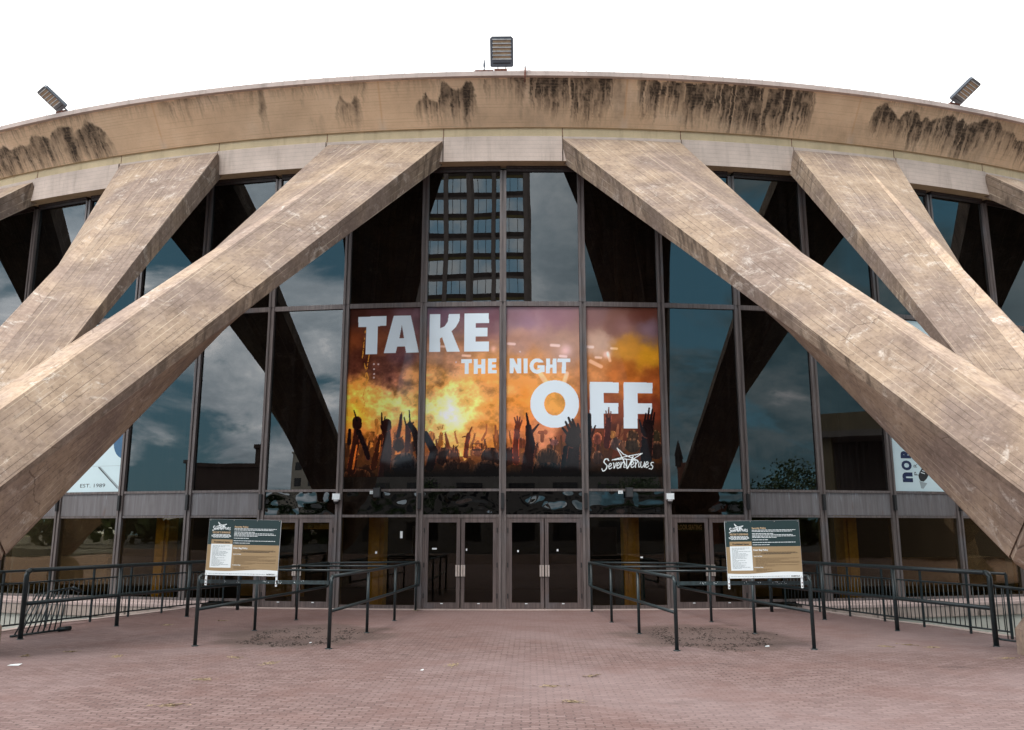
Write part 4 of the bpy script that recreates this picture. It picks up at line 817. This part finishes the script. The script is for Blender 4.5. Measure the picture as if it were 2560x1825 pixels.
# white hockey posters beside the buttress legs
def bayobj(name, lab, cat, k): return thing(name, lab, cat, polar(RB, (k + .5) * DL, 0), (k + .5) * DL)
SX = lambda s: s - CH / 2
t = bayobj('window_poster', 'white window poster reading EST. 1989, glimpsed under the left buttress leg', 'poster', -6)
mb = MB(); mb.box(-HX, HX, -.012, -.008, 2.775, 7.22); mb.build('film', M['poster'], t)
link('lettering', text_mesh('EST. 1989', M['ink'], SX(.60), SX(1.405), 2.892, 2.985, -.0145, .0), t)
mb = MB(); mb.face([(SX(q[0]), -.0135, q[1]) for q in ((1.13, 3.39), (1.80, 2.84), (1.865, 2.84), (1.865, 2.875), (1.20, 3.42))]); mb.build('stick_print', M['inkgrey'], t)
mb = MB(); mb.face([(SX(q[0]), -.0137, q[1]) for q in ((1.13, 3.405), (1.78, 2.87), (1.80, 2.87), (1.15, 3.42))]); mb.build('stick_edge', M['ink'], t)
mb = MB(); mb.face([(-HX, -.0135, 3.43), (HX, -.0135, 3.43), (HX, -.0135, 3.437), (-HX, -.0135, 3.437)]); mb.build('seam_line', M['inkgrey'], t)
pts = [(SX(1.885), 3.62)] + [(SX(1.9 - .34 * math.sin(u)), 4.05 - .43 * math.cos(u)) for u in np.linspace(0.05, PI - .05, 14)] + [(SX(1.885), 4.48)]
mb = MB(); mb.face([(p[0], -.0136, p[1]) for p in pts]); t3 = mb.build('navy_print', plain('dull_blue_print', (.05, .13, .24, 1), .3, 0, .05), t)
t = bayobj('window_poster', 'white window poster with navy NORFOLK running upwards and a black skate', 'poster', 5)
mb = MB(); mb.box(-HX, HX, -.012, -.008, 2.775, 7.22); mb.build('film', M['poster'], t)
for i, ch in enumerate('nORFOLK'): link('lettering', text_mesh(ch, M['navy'], SX(.36), SX(.672), 2.998 + .30 * i, 3.245 + .30 * i, -.0145, .06, True), t)
for i, ch in enumerate('PR'): link('lettering', text_mesh(ch, M['ink'], SX(.728), SX(.832), 3.176 + .2 * i, 3.262 + .2 * i, -.0145, .0, True), t)
sk = [(.86, 3.10), (.90, 3.03), (1.0, 3.02), (1.10, 3.10), (1.20, 3.24), (1.26, 3.40), (1.24, 3.50), (1.14, 3.52), (1.02, 3.42), (.90, 3.26), (.85, 3.18)]
mb = MB(); mb.face([(SX(a_), -.0135, b_) for a_, b_ in sk]); mb.build('skate_print', M['ink'], t)
mb = MB()
for i in range(6): 
    a_, b_ = .93 + .045 * i, 3.24 + .05 * i; mb.face([(SX(a_), -.0145, b_), (SX(a_ + .12), -.0145, b_ - .03), (SX(a_ + .122), -.0145, b_ - .012), (SX(a_ + .003), -.0145, b_ + .018)])
mb.build('skate_laces', M['white'], t)
mb = MB(); mb.face([(SX(a_), -.0135, b_) for a_, b_ in ((.86, 3.05), (.90, 2.85), (.97, 2.84), (1.1, 2.98), (1.0, 3.0), (.9, 3.02))]); mb.build('skate_blade', M['inkgrey'], t)

# ------------------------------------------------------------------ devices on the wall
for sg, k, w1 in ((-1, -2.022, 'left'), (1, 2.022, 'right')):
    t = thing('security_camera', 'small grey security camera with junction box on the mullion %s of the double doors' % w1, 'camera', polar(R + .09, k * DL, 2.52), k * DL, 'security cameras')
    mb = MB(); mb.box(-.095, .095, -.07, .01, .0, .15); mb.build('junction_box', M['grey'], t)
    mb = MB(); mb.box(-.088, .088, -.0745, -.0705, .008, .142); mb.build('box_cover', M['white'], t)
    mb = MB(); mb.lathe([(.0, -.105), (.035, -.1), (.05, -.07), (.05, -.04)], (0, -.05, 0), 14); mb.build('dome_lens', M['dark'], t)
    mb = MB(); mb.lathe([(.05, -.045), (.062, -.03), (.062, -.004), (.0, -.003)], (0, -.05, 0), 14); mb.build('dome_mount', M['grey'], t)
for k, w1 in ((-1.517, 'left'), (1.524, 'right')):
    t = thing('door_loudspeaker', 'small black loudspeaker hung under the transom %s of the double doors' % w1, 'speaker', polar(R + .075, k * DL, 2.59), k * DL, 'loudspeakers on the transom')
    mb = MB(); mb.box(-.085, .085, -.12, -.0, -.02, .21); mb.build('cabinet', M['dark'], t); mb = MB(); mb.box(-.07, .07, -.125, -.1205, -.005, .195); mb.build('grille', plain('speaker_grille', (.03, .032, .035, 1), .6), t); mb = MB(); mb.box(-.02, .02, .0, .03, .06, .12); mb.build('bracket', M['dark'], t)
for k, w1 in ((-1.588, 'left'), (1.424, 'right')): 
    mb = MB(); mb.box(-.055, .055, -.006, 0, 0, .075); mb.box(-.04, .02, -.0068, -.0062, .02, .028, mi=1); mb.box(-.04, .035, -.0068, -.0062, .042, .05, mi=1)
    tag(mb.build('wall_tag', [M['white'], M['inkgrey']], None, False, polar(R + .068, k * DL, 2.655), k * DL), 'little white tag beside the black loudspeaker %s of the double doors' % w1, 'tag', 'white tags')

# floodlights, mast and pipe on the roof edge
def flood(lab, a_, yaw, tilt):
    t = thing('floodlight', lab, 'floodlight', polar(35.62, a_, 13.06), a_, 'floodlights on the roof edge')
    mb = MB(); mb.box(-.19, .13, -.12, .12, 0, .055); mb.build('mount_plate', M['rust'], t)
    Rm = Matrix.Rotation(yaw, 4, 'Z') @ Matrix.Rotation(tilt, 4, 'X'); T = lambda p: tuple((Rm @ Vector(p)) + Vector((0, 0, .10)))
    for sx in (-1, 1): 
        mb = MB(); mb.box(sx * .10 - .012, sx * .10 + .012, -.02, .02, -.05, .15, T); mb.build('bracket_arm', M['lampbody'], t)
    w, h, z0 = .290, .74, .055
    mb = MB(); bm = None
    prof = [(-w + .03, z0), (w - .03, z0), (w, z0 + .03), (w, z0 + h - .05), (w - .05, z0 + h), (-w + .05, z0 + h), (-w, z0 + h - .05), (-w, z0 + .03)]
    f0 = [T((x, -.035, z)) for x, z in prof]; f1 = [T((x, .035, z)) for x, z in prof]; mb.face(f0); mb.face(f1[::-1])
    for i in range(8): mb.face([f0[i], f1[i], f1[(i + 1) % 8], f0[(i + 1) % 8]])
    for i in range(9): mb.box(-w + .06, w - .06, .036, .075, z0 + .1 + i * .06, z0 + .112 + i * .06, T)
    mb.build('housing', M['lampbody'], t)
    mb = MB()
    for i in range(5): mb.box(-w + .075, w - .065, -.0375, -.0355, z0 + .215 + i * .094, z0 + .266 + i * .094, T)
    mb.build('lens_row', M['lamplens'], t)
    mb = MB()
    for i in range(6): mb.box(-w + .055, w - .05, -.05, -.036, z0 + .188 + i * .094, z0 + .210 + i * .094, T)
    mb.build('lens_bar', M['lampbar'], t)
    mb = MB(); mb.box(-w + .07, w - .07, -.0375, -.0355, z0 + .085, z0 + .11, T); mb.build('vent_slot', M['dark'], t)
flood('floodlight at the centre of the roof edge, facing straight out', -.0003, 0, .55)
flood('floodlight on the left part of the roof edge, leaning out to the left', -.3487, -.40, 1.0)
flood('floodlight on the right part of the roof edge, leaning out to the right', .3492, .40, 1.0)
t = thing('antenna_mast', 'thin whip antenna on a rusty frame beside the central floodlight', 'antenna', polar(35.62, -.0128, 13.05), 0)
mb = MB(); mb.box(-.235, .235, -.03, .03, .06, .085); mb.box(-.225, -.20, -.03, .03, 0, .06); mb.box(.18, .205, -.03, .03, 0, .06); mb.box(-.06, .05, -.03, .03, .03, .06); mb.build('base_frame', M['rust'], t)
mb = MB(); mb.lathe([(.025, .085), (.028, .11), (.012, .125), (.014, .15), (.030, .20), (.030, .24), (.018, .33), (.006, .40), (.004, .42)], (0, 0, 0), 12); mb.build('base_coil', M['lampbody'], t)
mb = MB(); mb.tube([(0, 0, .42), (.02, 0, .8), (.06, 0, 1.26)], .0045, 6, r1=.002); mb.build('whip', M['lampbody'], t)
t = thing('roof_pipe', 'short rusty standpipe with pale cap hanging over the roof edge right of the central floodlight', 'pipe', polar(35.83, .0161, 12.80), 0)
mb = MB(); mb.tube([(-.01, 0, -.10), (0, 0, .28)], .02, 10); mb.build('pipe', M['rust'], t); mb = MB(); mb.lathe([(.024, .28), (.026, .33), (.0, .335)], (0, 0, 0), 10); mb.build('cap', M['grey'], t); mb = MB(); mb.tube([(-.14, 0, .225), (.14, 0, .215)], .007, 6); mb.build('cross_bar', M['rust'], t)

# blue recycling bin seen inside the glass
t = thing('recycling_bin', 'blue recycling bin standing inside the glass right of the double doors', 'bin', (3.1, 1.25, .02), .12)
mb = MB(); mb.box(-.3, .3, -.3, .3, 0, .82); mb.build('body', plain('blue_bin_plastic', (.02, .10, .30, 1), .5), t); mb = MB(); mb.box(-.32, .32, -.32, .32, .82, .90); mb.build('lid', plain('dark_blue_lid', (.015, .06, .18, 1), .5), t)
mb = MB()
for i in range(3):
    an = PI / 2 + i * 2 * PI / 3
    for d0, d1 in ((.15, .75),):
        p = [(math.cos(an + d0) * r, -.302, .5 + math.sin(an + d0) * r) for r in (.075, .115)] + [(math.cos(an + d1 + .5) * r, -.302, .5 + math.sin(an + d1 + .5) * r) for r in (.115, .075)]
        mb.face(p); e = an + d1 + .5; mb.face([(math.cos(e) * .06, -.302, .5 + math.sin(e) * .06), (math.cos(e) * .13, -.302, .5 + math.sin(e) * .13), (math.cos(e + .45) * .095, -.302, .5 + math.sin(e + .45) * .095)])
mb.build('recycling_symbol', M['white'], t)

# ------------------------------------------------------------------ litter
for nm, cx, cy, rx, ry, lab in (('debris', -3.2, -5.9, .95, 1.45, 'scattered black crumbs of dead leaves on the worn ground in the left railing pen'), ('debris', 3.7, -5.9, .95, 1.7, 'scattered black crumbs of dead leaves on the worn ground in the right railing pen')):
    mb = MB()
    for i in range(1500):
        an = random.uniform(0, 2 * PI); rr_ = random.choice([random.gauss(.86, .16), random.gauss(.9, .1), random.uniform(.1, 1.05)]); cl = .06 * math.sin(an * 7) + .08 * math.sin(an * 3 + 1)
        x = cx + rx * (rr_ + cl) * math.cos(an); y = cy + ry * (rr_ + cl) * math.sin(an)
        if y > cy + .2 * ry and random.random() < .35: continue
        if math.sin(x * 9) + math.sin(y * 7 + 1) + random.gauss(0, .7) < -.2: continue
        L = random.uniform(.008, .032); w = L * random.uniform(.25, .6); th = random.uniform(0, PI); c, s_ = math.cos(th), math.sin(th); h = random.uniform(.004, .016)
        q = [(x + c * L, y + s_ * L, .004 + h * random.random()), (x - s_ * w, y + c * w, .005 + h), (x - c * L, y - s_ * L, .004), (x + s_ * w, y - c * w, .004 + h * .6)]; mb.face(q)
    o = mb.build(nm, plain('dead_leaf_crumbs', (.045, .033, .026, 1), .9, 0, .5, 60)); tag(o, lab, 'debris'); o['kind'] = 'stuff'
M['straw'] = plain('dry_straw', (.30, .225, .135, 1), .9, 0, .3, 40)
def straw(name, seed, n=42, r=.12):
    rr = random.Random(seed); mb = MB()
    for i in range(n):
        x, y = rr.gauss(0, r * .6), rr.gauss(0, r * .35); th = rr.gauss(.2, .7); L = rr.uniform(.015, .05); c, s_ = math.cos(th) * L, math.sin(th) * L; w = .004
        mb.face([(x - c, y - s_ - w, .003), (x + c, y + s_ - w, .012 * rr.random() + .003), (x + c, y + s_ + w, .012 * rr.random() + .004), (x - c, y - s_ + w, .004)])
    return mb.mesh(name, M['straw'])
sm = [straw('leaf_litter', i) for i in range(4)]
for i, (x, y) in enumerate([(-3.3, -10.77), (-2.9, -9.32), (-3.55, -8.71), (-6.24, -8.09), (-6.62, -8.62), (-3.07, -12.52), (-.38, -9.45), (1.08, -12.21), (1.40, -10.42), (6.64, -6.98), (7.43, -8.6), (-6.35, -3.9), (-5.6, -3.0), (-1.95, -.32), (6.2, -7.2), (6.9, -7.3), (-5.3, -8.6), (.9, -11.2)]):
    tag(link('leaf_litter', sm[i % 4], None, (x, y, 0), i * 1.3), 'small patch of straw coloured dry leaf litter on the brick plaza', 'leaf litter', 'patches of dry leaf litter')
for (x, y, s_, lab) in ((-6.27, -9.57, .085, 'white paper scrap lying on the far left of the plaza'), (4.35, -7.25, .035, 'white paper scrap on the worn ground inside the right railing pen'), (-2.9, -6.9, .022, 'tiny white scrap on the worn ground inside the left railing pen'), (-.75, -9.95, .02, 'tiny white scrap on the bare plaza left of centre')):
    mb = MB(); mb.face([(-s_, -s_ * .5, .004), (s_ * .9, -s_ * .6, .006), (s_, s_ * .4, .02), (-s_ * .2, s_ * .7, .012), (-s_ * .9, s_ * .45, .008)]); tag(mb.build('paper_scrap', M['white'], None, False, (x, y, 0)), lab, 'litter')

# ------------------------------------------------------------------ the town behind the viewer (seen mirrored in the glass)
def simple(name, c, r=.8): return plain(name, c + (1,), r, 0, .1, .8)
t_ = NT('tower_mirror_glass'); n = t_.noise(t_.pos(), .12, 3); c = t_.mix(t_.smooth(n, .35, .65), (.36, .62, .82, 1), (.92, .97, 1, 1)); M['towerglass'] = t_.out(c, .03, metal=1.0)
M['tower'] = simple('tower_concrete', (.27, .225, .21)); M['towerdark'] = simple('tower_dark_band', (.07, .05, .045)); M['towerolive'] = simple('tower_olive_band', (.20, .16, .06)); M['winrec'] = plain('dark_window', (.02, .022, .026, 1), .15)
t = thing('office_tower', 'grey concrete office tower with banded windows mirrored in the glass over the doors', 'tower', (0, 0, 0))
x0, x1, yf = -44.0, 8.7, -135.0
mb = MB(); mb.box(x0, x1, yf - 30, yf, 0, 96)
mb.build('tower_body', M['tower'], t)
bays = [(7.35 - 4.04 * i - .42 * (i // 2) - 3.2, 7.35 - 4.04 * i - .42 * (i // 2)) for i in range(11)]
mbp = MB(); 
for xa, xb in bays:   # raised piers between the windows
    mbp.box(xb + .02, xb + .8, yf, yf + .35, 3, 94)
mbp.build('pier', M['tower'], t)
others = MB(); bandd = MB(); bando = MB()
for fl in range(22):
    zb = 42.4 + 3.73 * (fl - 10)
    if zb < 3 or zb > 92: continue
    for xa, xb in bays:
        bandd.box(xa, xb, yf + .01, yf + .12, zb - .75, zb - .02)
        if fl % 2 == 0: bando.box(xa, xb, yf + .01, yf + .10, zb - 1.2, zb - .76)
        if 9 <= fl <= 17:
            mb = MB(); mb.box(xa, xb, yf + .01, yf + .06, zb, zb + 2.45)
            for f in (.24, .68): mb.box(xa + (xb - xa) * f - .04, xa + (xb - xa) * f + .04, yf + .0605, yf + .14, zb, zb + 2.45, mi=1)
            mb.build('window', [M['towerglass'], M['towerdark']], t)
        else: others.box(xa, xb, yf + .01, yf + .06, zb, zb + 2.45)
o = others.build('window', M['towerglass'], t); o['kind'] = 'stuff'
bandd.build('dark_spandrels', M['towerdark'], t); bando.build('olive_spandrels', M['towerolive'], t)
def block(name, lab, az, dist, w, d, h, mat, rot=0, cat='building', wins=None, wmat=None):
    """az: degrees from straight back (negative = left), distance from the entrance"""
    a_ = math.radians(az); t = thing(name, lab, cat, (math.sin(a_) * dist, -math.cos(a_) * dist, -.1), a_ + rot)
    mb = MB(); mb.box(-w / 2, w / 2, -d, 0, 0, h); mb.build('wall', mat, t); mb = MB(); mb.box(-w / 2 - .2, w / 2 + .2, -d - .2, .2, h, h + .35); mb.build('roof', mat, t)
    if wins:
        nx, nz, ww, wh, z0, dz = wins; me = None
        mb = MB(); mb.box(-ww / 2, ww / 2, .0, .05, 0, wh); me = mb.mesh('window', wmat or M['winrec'])
        for i in range(nx):
            for j in range(nz): link('window', me, t, (-w / 2 + w * (i + .5) / nx, 0.0, z0 + dz * j))
    return t
brown = simple('brown_brick', (.085, .055, .045)); cream = simple('cream_render', (.55, .50, .43)); greyc = simple('grey_render', (.17, .155, .145)); redb = simple('red_brick', (.22, .09, .06))
block('low_building', 'low grey building mirrored in the left panes', -51.3, 86, 6.5, 30, 9.2, greyc, .5, wins=(2, 2, 1.4, 1.3, 1.5, 3.6))
block('brick_hall', 'dark brown brick hall with a tall block mirrored left of the banner', -40, 74, 9, 12, 10.0, brown, .1)
block('brick_annex', 'long low brown brick annex beside the tall brick block', -44.5, 73, 13, 14, 8.0, brown, .1, wins=(5, 1, 1.6, 2.0, 1.5, 3))
block('pale_building', 'pale building with rows of dark windows mirrored left of the banner', -30.9, 168, 8, 14, 17.2, cream, .35, wins=(3, 5, 1.3, 1.6, 1.5, 3.1))
block('street_building', 'long two storey building across the road mirrored in the lower panes', -4, 66, 62, 14, 8.2, greyc, 0, wins=(15, 2, 2.4, 1.7, 1.2, 3.6))
t = thing('church', 'red brick church tower with dark pinnacles mirrored right of the banner', 'church', (64.5, -121, 0), math.radians(27))
mb = MB(); mb.box(-3.2, 3.2, -7, 0, 0, 13.2); mb.build('tower', redb, t); mb = MB(); mb.box(-6, 6, -26, -7.02, 0, 7.5); mb.build('nave', redb, t)
for x, y in ((-3, -.2), (3, -.2), (-3, -6.8), (3, -6.8), (0, -.2)):
    mb = MB(); mb.lathe([(.55, 12.6), (.55, 14.2), (.7, 14.3), (.0, 17.0)], (x, y, 0), 8); mb.build('pinnacle', M['towerdark'], t)
for x in (-1.1, 1.1): mb = MB(); mb.box(x - .45, x + .45, 0, .06, 6.5, 10.5); mb.build('louvre_window', M['winrec'], t)
conc = simple('viaduct_concrete', (.17, .14, .085))
t = thing('parking_deck', 'concrete parking deck with a deep edge beam mirrored in the right pane', 'parking deck', (40.6, -30.3, 0), math.radians(56.5))
mb = MB(); mb.box(0, 34, -16, 0, 8.75, 10.0); mb.build('edge_beam', conc, t); mb = MB(); mb.box(-.1, 34, -16, .4, 8.3, 8.72); mb.build('ledge', greyc, t); mb = MB(); mb.box(0, 34, -15, -4, -.1, 8.3); mb.build('deck_core', M['towerdark'], t)
for x in (.5, 9, 18, 27): mb = MB(); mb.box(x - .35, x + .35, -1, -.3, -.1, 8.3); mb.build('pillar', conc, t)
t_ = NT('leaf_green'); n = t_.noise(t_.pos(), .9, 5); M['leaf'] = t_.out(t_.ramp(n, [(.35, (.020, .042, .012)), (.65, (.065, .105, .030))]), .7); M['bark'] = plain('bark', (.10, .075, .055, 1), .95, 0, .3)
def tree(lab, x, y, h, w, seed, leaves=2600):
    rr = random.Random(seed); t = thing('tree', lab, 'tree', (x, y, -.1), 0, 'street trees across the road'); mb = MB(); tips = []
    mb.tube([(0, 0, 0), (.05, .02, h * .25), (.0, .05, h * .5)], .035 * h, 9, r1=.018 * h)
    for i in range(9):
        a_ = i * 2.4; z0 = h * rr.uniform(.25, .5); r_ = w * rr.uniform(.25, .48); e = (math.cos(a_) * r_, math.sin(a_) * r_, h * rr.uniform(.55, .92)); mb.tube([(0, .03, z0), (e[0] * .45, e[1] * .45, (z0 + e[2]) * .52), e], .012 * h, 6, r1=.004 * h); tips.append(e)
    mb.build('trunk', M['bark'], t); mb = MB(); cl = tips + [(0, 0, h * .9), (w * .2, 0, h * .7), (-w * .2, .1, h * .68)]
    for i in range(leaves):
        c = rr.choice(cl); s_ = w * .2; p = Vector((c[0] + rr.gauss(0, s_ * .6), c[1] + rr.gauss(0, s_ * .6), c[2] + rr.gauss(0, s_ * .42))); n = Vector((rr.gauss(0, 1), rr.gauss(0, 1), rr.gauss(.4, 1))).normalized(); u = n.orthogonal().normalized(); v_ = n.cross(u); q = h * rr.uniform(.012, .026); mb.face([p + u * q, p + v_ * q * .6, p - u * q, p - v_ * q * .6])
    mb.build('crown', M['leaf'], t)
tree('broad dark tree mirrored in the pane left of the parking deck', 51.5, -56.5, 8.4, 8, 1, 3400)
tree('round street tree mirrored in the door glass left of centre', -10.5, -52, 6.0, 4.5, 2); tree('round street tree mirrored in the right fixed pane', 17.5, -50, 6.2, 4.6, 3); tree('small street tree mirrored by the left doors', -21, -51, 5.4, 4.2, 4); tree('street tree near the church tower', 70, -108, 9.5, 8, 5)
mb = MB(); mb.box(-60, 60, -32.6, -32.2, 0, .55); o = mb.build('planter_wall', M['kerb']); tag(o, 'low concrete planter wall along the far edge of the plaza', 'wall')

rr_ = random.Random(3); mb = MB()
for i in range(9000):
    az = rr_.uniform(-1.45, 1.45); dd = 150 + rr_.uniform(-6, 6); h_ = 5.6 + 1.5 * math.sin(az * 23) + .9 * math.sin(az * 57 + 1); z = rr_.random() ** .6 * h_; x, y = math.sin(az) * dd, -math.cos(az) * dd
    n = Vector((rr_.gauss(0, 1), rr_.gauss(0, 1), rr_.gauss(.4, 1))).normalized(); u = n.orthogonal().normalized(); v_ = n.cross(u); q = rr_.uniform(.7, 1.5); p = Vector((x, y, z)); mb.face([p + u * q, p + v_ * q * .7, p - u * q, p - v_ * q * .7])
o = mb.build('distant_trees', M['leaf']); tag(o, 'far belt of dark trees closing the view behind the plaza', 'trees'); o['kind'] = 'stuff'
# ------------------------------------------------------------------ sky, sun, camera
w = bpy.data.worlds.new('World'); sc.world = w; w.use_nodes = True; nt = w.node_tree
class WT(NT):
    def __init__(s): s.t = nt; s.n = nt.nodes
W_ = WT(); bg = nt.nodes['Background']
SUN_EL, SUN_AZ = math.radians(58), math.radians(205)      # azimuth from +y (north) clockwise : behind the viewer, a little left
sky = nt.nodes.new('ShaderNodeTexSky'); sky.sky_type = 'NISHITA'; sky.sun_disc = False; sky.sun_elevation = SUN_EL; sky.sun_rotation = SUN_AZ; sky.air_density = 1.2; sky.dust_density = 1.0
dirv = W_.co('Generated'); d = W_.sep(dirv); pv = W_.comb(W_.math('DIVIDE', d[0], W_.math('ADD', W_.math('ABSOLUTE', d[2]), .35)), W_.math('DIVIDE', d[1], W_.math('ADD', W_.math('ABSOLUTE', d[2]), .35)), W_.math('MULTIPLY', d[2], 1.6))
n1_ = W_.noise(pv, 2.1, 9, .56, .5); n2_ = W_.noise(W_.mapping(pv, loc=(3.1, 1.7, .4)), 3.3, 9, .62, .35)
right = W_.smooth(d[0], -.12, .28); back = W_.smooth(d[1], .15, -.35); low = W_.smooth(d[2], .75, .35)
cloud_l = W_.ramp(n2_, [(.30, (8.0, 9.6, 10.8)), (.46, (14.0, 15.8, 17.2)), (.57, (22.0, 23.0, 24.0)), (.68, (40.0, 38.0, 37.0))])
cloud_r = W_.ramp(n2_, [(.30, (1.1, 2.2, 2.7)), (.48, (2.4, 4.0, 4.6)), (.60, (5.0, 6.2, 6.6)), (.74, (15.0, 14.2, 14.2))])
cloud_l = W_.mix(1.0, cloud_l, W_.comb(*[W_.math('ADD', .85, W_.math('MULTIPLY', d[2], 1.3))] * 3), 'MULTIPLY')
cl = W_.mix(right, cloud_l, cloud_r)
mask = W_.smooth(n1_, .40, .50); deep = W_.mix(.7, sky.outputs[0], (2.2, 6.6, 9.0, 1))
backcol = W_.mix(mask, deep, cl)
front = (15.2, 15.0, 14.8, 1)
f = W_.math('MULTIPLY', back, low); col = W_.mix(f, front, backcol)
nt.links.new(col, bg.inputs[0]); bg.inputs[1].default_value = .095
sd = bpy.data.lights.new('sun', 'SUN'); sd.energy = 1.5; sd.angle = math.radians(24); sd.color = (1, .97, .93)
so = bpy.data.objects.new('sun', sd); COL.objects.link(so)
sv = Vector((math.sin(SUN_AZ) * math.cos(SUN_EL), math.cos(SUN_AZ) * math.cos(SUN_EL), math.sin(SUN_EL))); so.rotation_euler = sv.to_track_quat('Z', 'Y').to_euler(); so.location = sv * 60
cd = bpy.data.cameras.new('camera'); cd.sensor_fit = 'HORIZONTAL'; cd.sensor_width = 36; cd.lens = 2349.41 / 2560 * 36; cd.shift_y = -(912.5 - 828.18) / 2560
cd.clip_start = .1; cd.clip_end = 5000
co_ = bpy.data.objects.new('camera', cd); COL.objects.link(co_); co_.location = (.65424, -22.7167, 1.736); co_.rotation_euler = (PI / 2 + .2116, 0, .0189); sc.camera = co_
sc.view_settings.view_transform = 'Standard'; sc.view_settings.look = 'None'; sc.view_settings.exposure = .42; sc.view_settings.gamma = 1
sc.render.engine = 'CYCLES'; sc.cycles.max_bounces = 8; sc.cycles.glossy_bounces = 5; sc.cycles.transparent_max_bounces = 12; sc.cycles.caustics_reflective = False; sc.cycles.caustics_refractive = False
sc.cycles.use_denoising = True
